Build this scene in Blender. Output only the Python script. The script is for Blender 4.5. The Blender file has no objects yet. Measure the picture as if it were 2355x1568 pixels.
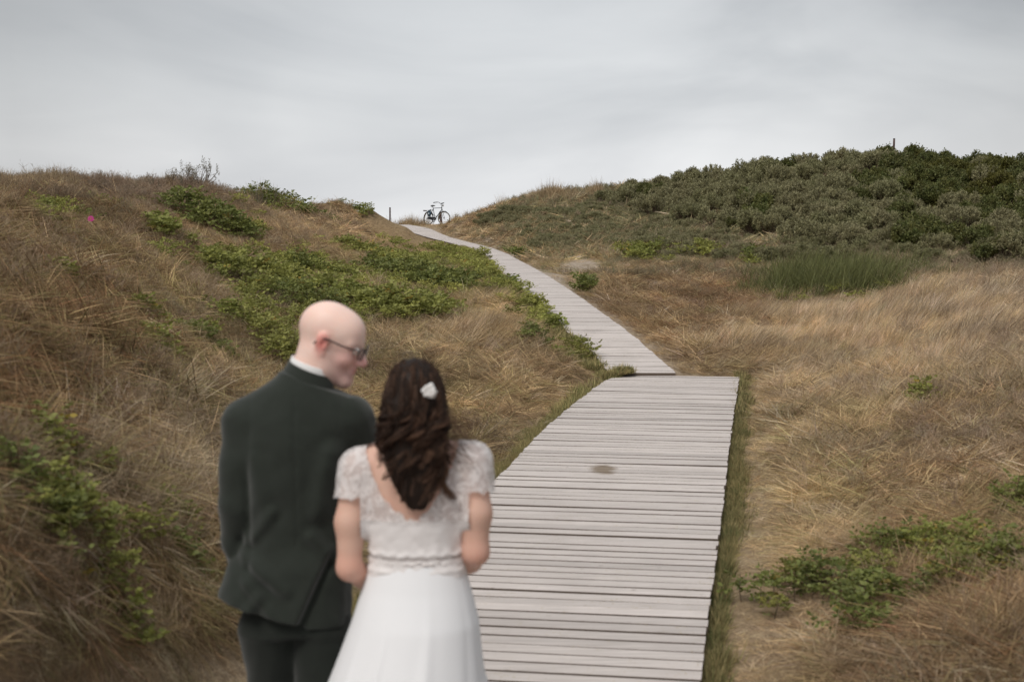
import bpy, bmesh, math, os
import numpy as np
from mathutils import Vector, Matrix, Quaternion

RNG = np.random.default_rng(7)
DBG = ''
sc = bpy.context.scene
COL = sc.collection

# ------------------------------------------------------------------ camera model
F = 3270.0                      # focal length in pixels of a 2354 px wide view (50 mm lens)
CX, CY, HZ = 1177.0, 784.0, 535.0
CAMZ = 2.1
TH = math.atan((CY - HZ) / F)
CT, ST = math.cos(TH), math.sin(TH)

def P(u, v, Y):
    """world point seen at (u,v) at ground distance Y"""
    a = (u - CX) / F; b = (CY - v) / F
    dy = CT + b * ST; dz = -ST + b * CT
    t = Y / dy
    return np.array([a * t, Y, CAMZ + dz * t])

def project(x, y, z):
    dz = z - CAMZ
    f = y * CT - dz * ST
    up = y * ST + dz * CT
    f = np.where(f < 0.05, 0.05, f)
    return CX + F * x / f, CY - F * up / f

# ------------------------------------------------------------------ small helpers
def tag(o, label=None, cat=None, group=None, kind=None):
    if label: o['label'] = label
    if cat: o['category'] = cat
    if group: o['group'] = group
    if kind: o['kind'] = kind
    return o

def link(o, parent=None):
    COL.objects.link(o)
    if parent is not None: o.parent = parent
    return o

def empty(name, loc=(0, 0, 0), rz=0.0):
    o = bpy.data.objects.new(name, None)
    o.empty_display_size = 0.1
    o.location = loc; o.rotation_euler = (0, 0, rz)
    return link(o)

def mesh_np(name, V, Fs, mat=None, smooth=True):
    """V (n,3); Fs list of (m,k) int arrays"""
    me = bpy.data.meshes.new(name)
    V = np.asarray(V, dtype=np.float32)
    if not isinstance(Fs, (list, tuple)): Fs = [Fs]
    Fs = [np.asarray(f, dtype=np.int32) for f in Fs if len(f)]
    me.vertices.add(len(V)); me.vertices.foreach_set('co', V.ravel())
    nl = sum(f.size for f in Fs); nf = sum(len(f) for f in Fs)
    me.loops.add(nl); me.polygons.add(nf)
    me.loops.foreach_set('vertex_index', np.concatenate([f.ravel() for f in Fs]))
    tot = np.concatenate([np.full(len(f), f.shape[1], dtype=np.int32) for f in Fs])
    st = np.concatenate([[0], np.cumsum(tot)[:-1]]).astype(np.int32)
    me.polygons.foreach_set('loop_start', st)
    me.polygons.foreach_set('loop_total', tot)
    me.polygons.foreach_set('use_smooth', np.full(nf, smooth, dtype=bool))
    me.update(calc_edges=True)
    me.validate()
    if mat is not None: me.materials.append(mat)
    return me

def mobj(name, V, Fs, mat, parent=None, smooth=True, origin=None):
    V = np.asarray(V, dtype=float)
    if origin is not None: V = V - np.asarray(origin)
    o = bpy.data.objects.new(name, mesh_np(name, V, Fs, mat, smooth))
    if origin is not None: o.location = tuple(origin)
    return link(o, parent)

def vcol(me, name, C):
    C = np.asarray(C, dtype=np.float32)
    if C.shape[1] == 3: C = np.hstack([C, np.ones((len(C), 1), np.float32)])
    a = me.attributes.new(name, 'FLOAT_COLOR', 'POINT')
    a.data.foreach_set('color', C.ravel())

class MB:
    """collects primitives into one mesh"""
    def __init__(s): s.V = []; s.F4 = []; s.F3 = []; s.n = 0
    def add(s, V, F4=None, F3=None):
        V = np.asarray(V, float)
        if F4 is not None and len(F4): s.F4.append(np.asarray(F4) + s.n)
        if F3 is not None and len(F3): s.F3.append(np.asarray(F3) + s.n)
        s.V.append(V); s.n += len(V)
    def tube(s, pts, r, n=8, cap=True):
        pts = np.asarray(pts, float); m = len(pts)
        r = np.broadcast_to(np.asarray(r, float), (m,))
        T = np.gradient(pts, axis=0); T /= np.linalg.norm(T, axis=1)[:, None] + 1e-9
        ref = np.array([0, 0, 1.0]) if abs(T[0][2]) < .9 else np.array([1.0, 0, 0])
        N = []; nv = ref - T[0] * ref.dot(T[0]); nv /= np.linalg.norm(nv)
        for t in T:
            nv = nv - t * nv.dot(t); nv /= np.linalg.norm(nv) + 1e-9; N.append(nv.copy())
        N = np.array(N); B = np.cross(T, N)
        a = np.arange(n) / n * 2 * np.pi
        V = pts[:, None, :] + r[:, None, None] * (np.cos(a)[None, :, None] * N[:, None, :] + np.sin(a)[None, :, None] * B[:, None, :])
        V = V.reshape(-1, 3)
        i = np.arange(m - 1)[:, None] * n; j = np.arange(n)[None, :]; j2 = (j + 1) % n
        Q = np.stack([i + j, i + j2, i + n + j2, i + n + j], -1).reshape(-1, 4)
        F3 = None
        if cap:
            V = np.vstack([V, pts[:1], pts[-1:]])
            a0 = m * n; jj = np.arange(n)
            F3 = np.vstack([np.stack([np.full(n, a0), (jj + 1) % n, jj], -1),
                            np.stack([np.full(n, a0 + 1), (m - 1) * n + jj, (m - 1) * n + (jj + 1) % n], -1)])
        s.add(V, Q, F3)
        return s
    def box(s, c, d, R=None):
        c = np.asarray(c, float); d = np.asarray(d, float) / 2
        q = np.array([[x, y, z] for x in (-1, 1) for y in (-1, 1) for z in (-1, 1)], float) * d
        if R is not None: q = q @ np.asarray(R).T
        s.add(q + c, [[0, 1, 3, 2], [4, 6, 7, 5], [0, 4, 5, 1], [2, 3, 7, 6], [0, 2, 6, 4], [1, 5, 7, 3]])
        return s
    def ball(s, c, r, nu=14, nv=9):
        r = np.broadcast_to(np.asarray(r, float), (3,))
        th = np.linspace(0, np.pi, nv); ph = np.arange(nu) / nu * 2 * np.pi
        V = np.stack([np.sin(th)[:, None] * np.cos(ph), np.sin(th)[:, None] * np.sin(ph), np.cos(th)[:, None] * np.ones(nu)], -1).reshape(-1, 3) * r + np.asarray(c)
        i = np.arange(nv - 1)[:, None] * nu; j = np.arange(nu)[None, :]; j2 = (j + 1) % nu
        s.add(V, np.stack([i + j, i + nu + j, i + nu + j2, i + j2], -1).reshape(-1, 4))
        return s
    def data(s):
        return np.vstack(s.V), [np.vstack(f) for f in (s.F4, s.F3) if f]
    def build(s, name, mat, parent=None, smooth=True, origin=None):
        V, Fs = s.data()
        return mobj(name, V, Fs, mat, parent, smooth, origin)

# ------------------------------------------------------------------ materials
def srgb(r, g, b):
    f = lambda c: (c / 255 / 12.92) if c / 255 <= .04045 else ((c / 255 + .055) / 1.055) ** 2.4
    return (f(r), f(g), f(b))

class NT:
    def __init__(s, name):
        s.m = bpy.data.materials.new(name); s.m.use_nodes = True
        s.t = s.m.node_tree; s.t.nodes.clear()
        s.out = s.n('ShaderNodeOutputMaterial')
    def n(s, typ, **kw):
        nd = s.t.nodes.new(typ)
        for k, v in kw.items(): setattr(nd, k, v)
        return nd
    def l(s, a, b): s.t.links.new(a, b)
    def setin(s, nd, key, val):
        if isinstance(val, bpy.types.NodeSocket): s.l(val, nd.inputs[key])
        else:
            if isinstance(val, tuple) and len(val) == 3 and nd.inputs[key].type == 'RGBA': val = (*val, 1)
            nd.inputs[key].default_value = val
    def noise(s, scale, detail=4, rough=.5, vec=None, dist=0.0):
        nd = s.n('ShaderNodeTexNoise'); nd.inputs['Scale'].default_value = scale
        nd.inputs['Detail'].default_value = detail; nd.inputs['Roughness'].default_value = rough
        nd.inputs['Distortion'].default_value = dist
        if vec is not None: s.l(vec, nd.inputs['Vector'])
        return nd.outputs['Fac']
    def pos(s): return s.n('ShaderNodeNewGeometry').outputs['Position']
    def scale(s, vec, xyz):
        nd = s.n('ShaderNodeMapping'); s.l(vec, nd.inputs['Vector']); nd.inputs['Scale'].default_value = xyz
        return nd.outputs['Vector']
    def ramp(s, fac, stops, interp='LINEAR'):
        nd = s.n('ShaderNodeValToRGB'); s.l(fac, nd.inputs['Fac']); cr = nd.color_ramp; cr.interpolation = interp
        while len(cr.elements) < len(stops): cr.elements.new(.5)
        for e, (p, c) in zip(cr.elements, stops):
            e.position = p; e.color = (*c, 1) if isinstance(c, tuple) else (c, c, c, 1)
        return nd.outputs['Color']
    def mix(s, fac, a, b, mode='MIX'):
        nd = s.n('ShaderNodeMix', data_type='RGBA', blend_type=mode)
        for k, v in ((0, fac), (6, a), (7, b)):
            if isinstance(v, bpy.types.NodeSocket): s.l(v, nd.inputs[k])
            elif k: nd.inputs[k].default_value = (*v, 1)
            else: nd.inputs[k].default_value = v
        return nd.outputs[2]
    def math(s, op, a, b=0.0):
        nd = s.n('ShaderNodeMath', operation=op)
        for k, v in ((0, a), (1, b)):
            if isinstance(v, bpy.types.NodeSocket): s.l(v, nd.inputs[k])
            else: nd.inputs[k].default_value = v
        return nd.outputs[0]
    def attr(s, name, typ='GEOMETRY'):
        nd = s.n('ShaderNodeAttribute', attribute_name=name, attribute_type=typ); return nd.outputs['Color']
    def bump(s, h, strength=.3, dist=.01):
        nd = s.n('ShaderNodeBump'); nd.inputs['Strength'].default_value = strength; nd.inputs['Distance'].default_value = dist
        s.l(h, nd.inputs['Height']); return nd.outputs['Normal']
    def principled(s, color, rough=.7, spec=.3, metal=0., bump=None, sheen=0., sss=0., trans=0.):
        nd = s.n('ShaderNodeBsdfPrincipled')
        s.setin(nd, 'Base Color', color); s.setin(nd, 'Roughness', rough); s.setin(nd, 'Metallic', metal)
        s.setin(nd, 'Specular IOR Level', spec)
        if sheen: nd.inputs['Sheen Weight'].default_value = sheen
        if sss:
            nd.inputs['Subsurface Weight'].default_value = sss
            nd.inputs['Subsurface Radius'].default_value = (1., .35, .2); nd.inputs['Subsurface Scale'].default_value = .012
        if bump is not None: s.l(bump, nd.inputs['Normal'])
        sh = nd.outputs[0]
        if trans:
            t = s.n('ShaderNodeBsdfTranslucent'); s.setin(t, 'Color', color)
            mx = s.n('ShaderNodeMixShader'); mx.inputs[0].default_value = trans
            s.l(sh, mx.inputs[1]); s.l(t.outputs[0], mx.inputs[2]); sh = mx.outputs[0]
        s.l(sh, s.out.inputs['Surface'])
        return s.m

def simple(name, color, rough=.6, metal=0., spec=.4, var=.15, scale=30., sheen=0., bump=0.):
    n = NT(name); p = n.n('ShaderNodeTexCoord').outputs['Object']
    f = n.noise(scale, 4, .6, p)
    c = n.mix(f, tuple(x * (1 - var) for x in color), tuple(min(1, x * (1 + var)) for x in color))
    b = n.bump(f, bump, .003) if bump else None
    return n.principled(c, rough, spec, metal, b, sheen)

# ------------------------------------------------------------------ height field
CTRL = [  # (u, v, distance)
 # left bank, close
 (0,1568,3.9),(0,1350,4.5),(0,1200,5.1),(0,1050,5.9),(0,900,6.9),(0,750,8.2),(0,600,10.5),(0,505,15),(0,436,24),
 (250,1568,4.9),(250,1300,5.8),(250,1100,6.9),(250,950,8.0),(250,800,9.6),(250,650,12.5),(250,550,16.5),(250,480,21),(250,420,27),
 (500,1568,6.0),(500,1350,7.2),(500,1150,8.9),(500,1000,10.6),(500,850,13.2),(500,720,16.5),(500,600,21.5),(500,500,28),(470,418,32),
 (620,447,41),(700,1300,7.9),(750,1100,10.8),(750,900,14.8),(720,750,19),(720,650,24.5),(720,560,32),(720,500,40),(780,452,50),
 (850,478,60),(893,508,69),(850,540,52),
 (950,1000,13.2),(950,850,17),(950,750,20),(950,660,25),(950,600,33),(930,560,47),
 (1150,950,14.6),(1150,850,17.2),(1150,760,19.6),(1150,700,22.),(1050,620,30),(1050,585,38),
 (1300,870,17.4),(1330,840,18.0),(1250,780,19.3),
 # right of the near boardwalk
 (1640,1568,6.35),(1680,1250,8.9),(1710,1000,13.3),(1720,870,18.),
 (1900,1568,6.2),(1900,1300,8.4),(1900,1100,11.),(1900,950,14.5),(1900,862,17.7),
 (2354,1568,5.6),(2354,1350,7.2),(2354,1150,9.3),(2354,1000,11.8),(2354,870,15),(2354,740,19.5),(2354,640,25),
 (2120,1400,7.4),(2120,1150,10.),(2120,1000,12.8),(2120,870,16.5),(2120,780,19.5),(2120,700,24),(2120,630,28.5),
 (1620,840,19.),(1600,780,21.5),(1650,730,25),(1750,690,27.5),(1760,640,31),(1600,660,29.5),(1500,740,22.8),(1450,690,25),
 (1500,640,31),(1400,620,33.),(1300,590,38),(1400,560,42),(1600,590,36),(1700,560,38),(1900,600,33.5),
 (1200,565,46),(1300,520,50),(1500,500,48),(1700,500,44),(1900,500,42),(2120,500,40),(2354,500,38),(2354,570,31),
 (1100,530,60),(1200,490,60),(1350,470,57),
 (1058,511,74),(1095,494,70),(1130,482,66),(1220,446,62),(1350,452,58),
 (1500,440,56),(1700,415,55),(1950,385,53),(2080,382,52),(2230,388,51),(2354,392,50),
 # gap with the bicycle
 (925,519,74),(1000,519,75),(960,521,73),(900,516,74),
]
EXTRA = [  # x, y, z anchors outside the picture
 (-6,4,1.6),(-9,9,2.3),(-14,18,2.6),(-22,30,2.2),(-30,45,1.5),(-1.6,2,0.5),(-4,1,1.5),(-3,-3,1.0),(0,-4,0),(3,-4,.1),(6,0,.8),(5,3,.6),
 (8,8,1.0),(13,16,1.7),(20,25,2.6),(28,38,4.2),(32,52,4.0),
 (-20,60,-.5),(-12,75,-1.0),(-5,95,-1.),(5,98,-1.),(18,85,-.5),(30,75,-.5),(-40,70,-1.5),(50,75,-1.5),(0,120,-1.8),(-40,110,-1.8),(50,110,-1.8),
 (-50,20,0),(60,20,0),(-40,0,0),(40,0,0),(0,-30,-.5),(-30,-25,-.5),(30,-25,-.5),
 (-4.6,86,1.9),(-1,86,1.4),
 (-13.5,33,2.3),(-11.5,42,2.0),(-10,52,2.0),(-9,64,1.9),(-8,76,1.4),(-14,27,2.5),(-17,24,2.4),(-10,36,2.4),(-8.6,47,2.4),(-3,80,1.9),(-6,80,1.6),
]
# far walkway: (v, uLeft, uRight, distance)
WALK = np.array([
 (862,1398,1560,18.05),(852,1402,1549,18.4),(830,1380,1522,18.95),(806,1355,1493,19.5),(776,1326,1465,20.1),(755,1296,1434,20.6),(736,1269,1408,21.2),
 (703,1242,1362,22.6),(684,1224,1336,24.0),(660,1190,1300,26.0),(630,1155,1252,29.0),(608,1130,1212,33.5),(595,1119,1187,37.5),
 (584,1104,1168,41.),(570,1075,1130,47.),(558,1033,1082,53.),(546,983,1035,58.5),(535,948,1008,63.5),(526,923,988,68.5),(520,912,959,72.5),(516.5,905,937,75.5)])
WY = WALK[:, 3]
WL = np.array([P(a, v, d)[0] for v, a, b, d in WALK])
WR = np.array([P(b, v, d)[0] for v, a, b, d in WALK])
WZ = np.array([P(a, v, d)[2] for v, a, b, d in WALK])
def smooth_interp(y, xs, fs):
    yy = np.asarray(y, float)
    return (np.interp(yy, xs, fs) * 2 + np.interp(yy - .7, xs, fs) + np.interp(yy + .7, xs, fs)) / 4
walkL = lambda y: smooth_interp(y, WY, WL)
walkR = lambda y: smooth_interp(y, WY, WR)
walkZ = lambda y: smooth_interp(y, WY, WZ)

# near platform: plane z = S*y; edges traced on it
SL = (HZ - 486.0) / F
def on_deck(u, v):
    a = (u - CX) / F; b = (CY - v) / F
    d = np.array([a, CT + b * ST, -ST + b * CT])
    t = CAMZ / (SL * d[1] - d[2])
    return d * t + np.array([0, 0, CAMZ])
DL = np.array([on_deck(u, v)[:2] for u, v in [(1446,854),(1389,876),(1318.6,927.6),(1252.6,984),(1179.5,1059.7),(1130,1111.5),(903,1340),(694,1568),(100,2200)]])
DR = np.array([on_deck(u, v)[:2] for u, v in [(1700.6,865),(1681.6,984),(1662.8,1154),(1632,1375.6),(1608.6,1568),(1530,2200)]])
def deck_x(A, y):
    o = np.argsort(A[:, 1]); A = A[o]
    e = (A[1] - A[0]) / (A[1, 1] - A[0, 1])
    A = np.vstack([A[0] - e * 12, A])
    return np.interp(y, A[:, 1], A[:, 0])

_c = np.array([P(*c) for c in CTRL] + [list(e) for e in EXTRA])
_c = np.vstack([_c, np.stack([WL, WY, WZ - .05], -1)[::2], np.stack([WR, WY, WZ - .05], -1)[::2]])
_yy = np.array([-2., 1, 4, 6, 8, 10, 12, 14, 16])
_c = np.vstack([_c, np.stack([deck_x(DL, _yy) - .1, _yy, SL * _yy - .1], -1), np.stack([deck_x(DR, _yy) + .1, _yy, SL * _yy - .1], -1)])
_yl = np.array([42., 46, 50, 54, 58, 62, 66])
_c = np.vstack([_c, np.stack([walkL(_yl) - .9, _yl, walkZ(_yl) - .16], -1), np.stack([walkL(_yl) - 2.2, _yl, walkZ(_yl) - .22], -1)])
def _phi(r): return r
_X = _c[:, :2]
_K = _phi(np.linalg.norm(_X[:, None] - _X[None], axis=2)) * -1.0
_K[np.diag_indices(len(_X))] -= 0.02
_Pm = np.hstack([np.ones((len(_X), 1)), _X])
_A = np.block([[_K, _Pm], [_Pm.T, np.zeros((3, 3))]])
_w = np.linalg.solve(_A, np.concatenate([_c[:, 2], np.zeros(3)]))

def vnoise(x, y, seed=0):
    """smooth value noise in numpy"""
    xi = np.floor(x).astype(np.int64); yi = np.floor(y).astype(np.int64)
    fx = x - xi; fy = y - yi; fx = fx * fx * (3 - 2 * fx); fy = fy * fy * (3 - 2 * fy)
    def h(a, b):
        n = (a * 374761393 + b * 668265263 + seed * 1274126177) & 0xffffffff
        n = ((n ^ (n >> 13)) * 1274126177) & 0xffffffff
        return ((n ^ (n >> 16)) & 0xffff) / 65535.0
    return (h(xi, yi) * (1 - fx) + h(xi + 1, yi) * fx) * (1 - fy) + (h(xi, yi + 1) * (1 - fx) + h(xi + 1, yi + 1) * fx) * fy
def fbm(x, y, s, seed=0, octv=3):
    r = 0; a = 1.; t = 0
    for k in range(octv): r = r + a * vnoise(x * s, y * s, seed + k); t += a; a *= .5; s *= 2.03
    return r / t

def smooth01(t): t = np.clip(t, 0, 1); return t * t * (3 - 2 * t)

def path_dist(x, y):
    """signed distance outside of either walkway (negative inside), and the walkway height"""
    w = np.maximum(walkL(y) - x, x - walkR(y))
    w = np.where(y < 18.1, np.maximum(w, 18.1 - y), w); w = np.where(y > 75.5, np.maximum(w, y - 75.5), w)
    yc = 18.25 - (x - 1.4) * .12
    d = np.maximum(deck_x(DL, y) - x, x - deck_x(DR, y))
    d = np.where(y > yc, np.maximum(d, y - yc), d)
    return np.minimum(w, d), np.where(w < d, walkZ(np.clip(y, 18.1, 75.5)), SL * y)

def raw_height(x, y):
    x = np.asarray(x, float); y = np.asarray(y, float); sh = x.shape
    X = np.stack([x.ravel(), y.ravel()], -1); out = np.empty(len(X))
    for i in range(0, len(X), 20000):
        q = X[i:i + 20000]
        r = np.linalg.norm(q[:, None] - _X[None], axis=2)
        out[i:i + 20000] = -_phi(r) @ _w[:len(_X)] + _w[len(_X)] + q @ _w[len(_X) + 1:]
    z = out.reshape(sh)
    far = smooth01((np.maximum(np.abs(x) - 45, 0) + np.maximum(y - 100, 0) + np.maximum(-25 - y, 0)) / 40)
    z = z * (1 - far) + (-2.0) * far
    d0, pz = path_dist(x, y)
    lump = (fbm(x, y, .9, 3) - .5) * .22 + (fbm(x, y, 2.6, 9) - .5) * .09
    z = z + lump * smooth01((d0 - .1) / 1.2) * (1 - .7 * (d0 < 5) * smooth01((y - 26) / 8))
    bx, by = P(1006, 518, 73.)[:2]; bz = P(1006, 518.3, 73.)[2]
    bw = 1 - smooth01((np.hypot((x - bx) / 1.7, (y - by) / 6.0) - .7) / 1.5)
    z = z * (1 - bw) + (bz + .004 * (y - by) * (y < by)) * bw
    w = 1 - smooth01((d0 - .02) / .7)
    return z * (1 - w) + (pz - np.where((y > 18.1), .05, .09)) * w

# sampling grid (finer close to the camera)
ys = [-60.]
while ys[-1] < 700:
    y = ys[-1]; ys.append(y + (.09 + .018 * abs(y - 5) if y > -8 else 4) * (1 if y < 110 else 6))
ys = np.array(ys)
xp = [0.]
while xp[-1] < 600: xp.append(xp[-1] + .1 + .012 * xp[-1] + (.4 * max(0, xp[-1] - 40)))
xs = np.concatenate([-np.array(xp[:0:-1]), xp])
GX, GY = np.meshgrid(xs, ys)
GZ = raw_height(GX, GY)
def H(x, y):
    x = np.asarray(x, float); y = np.asarray(y, float)
    i = np.clip(np.searchsorted(xs, x) - 1, 0, len(xs) - 2); j = np.clip(np.searchsorted(ys, y) - 1, 0, len(ys) - 2)
    fx = np.clip((x - xs[i]) / (xs[i + 1] - xs[i]), 0, 1); fy = np.clip((y - ys[j]) / (ys[j + 1] - ys[j]), 0, 1)
    return (GZ[j, i] * (1 - fx) + GZ[j, i + 1] * fx) * (1 - fy) + (GZ[j + 1, i] * (1 - fx) + GZ[j + 1, i + 1] * fx) * fy
def ground_at(u, v, default=60):
    """first point of the ground along the view through (u,v)"""
    t = np.concatenate([np.arange(2.5, 20, .05), np.arange(20, 95, .1)])
    p = np.array([P(u, v, d) for d in t])
    below = p[:, 2] < H(p[:, 0], p[:, 1])
    k = np.argmax(below)
    if not below[k]: q = P(u, v, default); return np.array([q[0], q[1], float(H(q[0], q[1]))])
    return np.array([p[k, 0], p[k, 1], float(H(p[k, 0], p[k, 1]))])

# ------------------------------------------------------------------ plant cover: what grows where
STRAW = np.array([.65, .48, .27]); PALE = np.array([.68, .56, .42]); BROWN = np.array([.235, .152, .088])
RUST = np.array([.32, .16, .08]); HEATH = np.array([.31, .245, .185]); OLIVE = np.array([.31, .29, .12])
GREEN = np.array([.17, .22, .07]); SAND = np.array([.60, .52, .43]); SAGE = np.array([.24, .25, .15])
# (u, v, ru, rv, straw, pale, brown, rust, heath, olive, green, sage)
COVER = [
 (100,600,300,120, .35,.05,1.0,.25,.15,.35,0,0), (100,850,260,150, .15,.0,1.2,.4,.05,.35,0,0), (350,430,220,50, .1,.0,.5,.1,1.0,.0,0,0),
 (100,440,130,40, .4,.0,.7,.1,.3,.1,0,0), (700,540,200,60, .9,.1,.5,.1,.25,.0,0,0), (620,480,120,35, .3,0,.4,0,.5,.2,0,0),
 (400,950,220,110, .4,.3,.6,.1,.1,.5,0,0), (330,1100,250,130, .35,.65,.5,.05,.2,.35,0,0), (150,1350,220,180, .1,.25,1.1,.15,.2,.25,0,0),
 (450,1350,120,160, .3,.2,.8,.1,.0,.6,0,0), (530,1540,130,80, .5,.9,.2,.05,0,.1,0,0),
 (600,700,200,90, .3,.0,.6,.1,.4,.5,.2,0), (900,620,220,60, .5,.1,.5,.05,.1,.5,.1,0), (850,560,120,40, .7,.1,.5,.1,.0,.2,0,0),
 (1000,680,180,50,.4,.1,.5,.05,.1,.6,.1,0), (1120,770,170,60, 1.,.5,.3,0,.0,.15,0,0), (1050,900,220,90, .8,.1,.8,.05,.0,.35,0,0),
 (1250,850,120,50, .8,.3,.6,.1,0,.1,0,0), (1150,1000,120,90, .5,.3,.8,0,.1,.3,0,0),
 (1500,720,160,90, .55,.05,.9,.15,.05,.05,0,0), (1620,700,120,70, .4,.0,1.,.2,.1,.0,0,0), (1650,820,150,40, 1.,.3,.4,0,0,0,0,0),
 (1350,550,160,60, .8,.1,.5,0,.2,.2,0,.5), (1200,500,120,40, .5,.1,.5,.1,.2,.1,0,.6), (1100,500,80,30, .8,.1,.8,.1,0,0,0,0),
 (1300,470,200,45, .3,.1,.3,0,.3,.1,0,.8), (1600,560,250,50,.6,.3,.2,0,.3,.2,0,.7), (2000,560,350,50,.3,.1,.3,0,.5,.2,0,.6),
 (1850,760,230,70, 1.,.8,.35,0,.25,0,0,0), (2200,760,220,100, .7,.7,.4,0,.8,0,0,0), (2000,690,120,40,.8,.6,.3,0,.2,.1,0,0),
 (2000,870,350,70, 1.,.6,.3,.0,.1,.05,0,0), (1900,980,250,80, .9,.3,.45,0,.05,.3,0,0), (2250,1000,200,120, .5,.3,.9,.05,.3,.2,0,0),
 (1830,1180,180,150, 1.,.45,.25,0,.0,.3,0,0), (2150,1180,250,100, .7,.1,.7,.1,.1,.3,0,0), (2200,1450,300,130, .35,.15,1.,.15,.05,.1,0,0),
 (1780,1450,130,150, .7,.6,.5,.05,0,.1,0,0), (970,510,50,20,.9,.2,.5,0,0,.2,0,0),
]
_cv = np.array(COVER, float)
_pal = np.stack([STRAW, PALE, BROWN, RUST, HEATH, OLIVE, GREEN, SAGE])
def cover(x, y):
    """weights of the eight grass kinds at world positions"""
    x = np.asarray(x, float); y = np.asarray(y, float)
    u, v = project(x, np.maximum(y, 3.), H(x, y))
    u = u + (fbm(x, y, .6, 21) - .5) * 160; v = v + (fbm(x, y, .6, 33) - .5) * 60
    d2 = ((u[:, None] - _cv[:, 0]) / _cv[:, 2]) ** 2 + ((v[:, None] - _cv[:, 1]) / _cv[:, 3]) ** 2
    w = 1 / (.08 + d2 ** 2)
    W = (w / w.sum(1)[:, None]) @ _cv[:, 4:]
    return W / W.sum(1)[:, None]
ROSE = [
 (470,520,112,26,1,.45,'dense dark green rose bush high on the left dune'), (385,552,42,13,0,.3,'small bright green rose bush left of the dense dark one'),
 (655,472,105,16,1,.4,'long green rose bush below the left dune crest'), (745,456,88,13,0,.6,'bright green rose bush standing on the left crest against the sky'), (815,464,40,9,0,.5,'green bush end where the left crest drops to the gap'),
 (215,512,62,20,1,.3,'green rose bush beneath the magenta flower'), (95,495,45,16,0,.25,'small faint green bush above the magenta flower at the left edge'),
 (500,622,90,26,0,.3,'green rose bush in the brown grass of the left slope'), (640,655,110,30,0,.3,'broad green rose bush spreading across the middle of the left slope'),
 (700,705,100,26,1,.3,'green rose bush spreading behind the bald head'), (850,592,95,22,0,.25,'green rose bush on the slope below the fence post'),
     (930,612,75,16,0,.17,'bright green rose bush left of the walkway bend'), (780,650,80,18,0,.25,'green rose bush on the slope above the bald head'), (560,655,60,26,0,.28,'bright green rose bush among brown stems on the left slope'), (800,690,70,16,0,.25,'yellow green rose bush up the slope from the bald head'), (690,620,60,14,1,.22,'flat dark green bush on the upper middle slope'), (1060,650,50,12,1,.2,'dark green bush near the bend of the walkway'), (530,745,45,22,0,.25,'bright green bush in brown grass above the suit shoulder'), (450,600,45,18,0,.28,'loose green rose bush on the brown left slope'), (1000,720,60,13,0,.2,'green rose bush on the bank left of the walkway'), (700,755,60,20,0,.28,'green rose bush touching the bald head'),
 (975,598,85,11,0,.14,'bright green rose bush in front of the walkway bend'), (1070,618,42,14,0,.16,'green rose bush spilling onto the far walkway edge'), 
 (930,640,110,18,1,.28,'flat green rose bush in the middle of the slope above the couple'), (1010,672,90,16,1,.25,'flat olive rose bush left of the far walkway'),
 (905,725,120,22,0,.3,'green rose bush right of the bald head'), (600,775,70,45,0,.35,'green rose bush just left of the bald head'),
 (560,700,60,22,0,.3,'green rose bush with loose stems left of the bald head'), (655,830,45,30,0,.3,'green rose bush touching the green suit shoulder'),
 (345,738,32,14,0,.22,'small green seedling bush in the dark left grass'), (365,832,30,14,0,.22,'small yellow green bush above the suit shoulder'),
 (130,640,22,7,0,.15,'tiny yellow green plant in the dark hollow at left'), (470,810,50,24,1,.25,'dim green bush in brown grass left of the suit'),
 (128,1078,36,22,0,.2,'small bright green bush in the pale grass at left'), (45,1170,60,20,1,.2,'green bush low at the left edge'), (165,1215,60,24,0,.2,'yellow green bush with orange leaves at left'),
 (150,1275,42,34,1,.2,'dark green bush near the bottom left'), (268,1322,55,32,0,.2,'bright green bush between the left edge and the suit'), (390,1225,52,18,0,.18,'yellow green bush closest to the suit sleeve'),
 (305,1488,38,12,0,.15,'small green plant at the bottom left'), (410,1300,40,14,1,.15,'dim green plant beside the suit jacket'),(235,1130,30,12,0,.15,'small orange tinged plant left of the suit'),
 (1480,592,52,16,0,.4,'yellow green bush on the right slope beside the straw grass'), (1617,588,26,13,0,.35,'small yellow green bush on the right slope'), (1740,598,30,12,1,.3,'small green bush left of the dark broom'),
 (1192,592,18,6,1,.25,'small green weed at the sandy edge of the far walkway'), (1343,672,14,9,1,.3,'green weed by the middle of the far walkway'),(1165,588,9,6,1,.25,'tiny green weed at the walkway bend'),
 (1392,738,12,5,1,.15,'tiny weed at the right edge of the far walkway'), (1225,782,32,15,1,.2,'low green plant in the straw grass left of the walkway'), (1290,820,14,5,0,.1,'small green weed at the left edge of the walkway'),
 (2112,940,24,16,0,.25,'small bright green plant alone in the dry grass at right'),
 (1222,712,22,12,0,.14,'green bush hugging the left edge of the far walkway'), (1165,658,16,12,1,.14,'dark green bush at the left edge of the walkway bend'), (1262,752,18,9,0,.1,'narrow green bush beside the walkway left edge'),
 (1790,1398,80,30,1,.22,'green bush tip nearest the boardwalk at lower right'), (1900,1372,85,34,1,.25,'green rose bush in the lower right grass'), (2010,1420,85,42,1,.22,'bright green rose bush near the bottom right'),
 (2040,1300,80,26,1,.22,'green rose bush above the others at lower right'), (2170,1290,100,34,0,.26,'broad green rose bush at the right'), (2190,1360,85,36,1,.25,'dark green rose bush in the middle of the right group'),
 (2300,1330,75,52,1,.22,'green rose bush at the lower right edge'), (1960,1468,60,22,1,.2,'low dark green bush at the bottom right'),(2330,1200,40,50,1,.25,'dim green bush at the right edge'),
]
_rose = np.array([r[:4] for r in ROSE], float)
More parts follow.
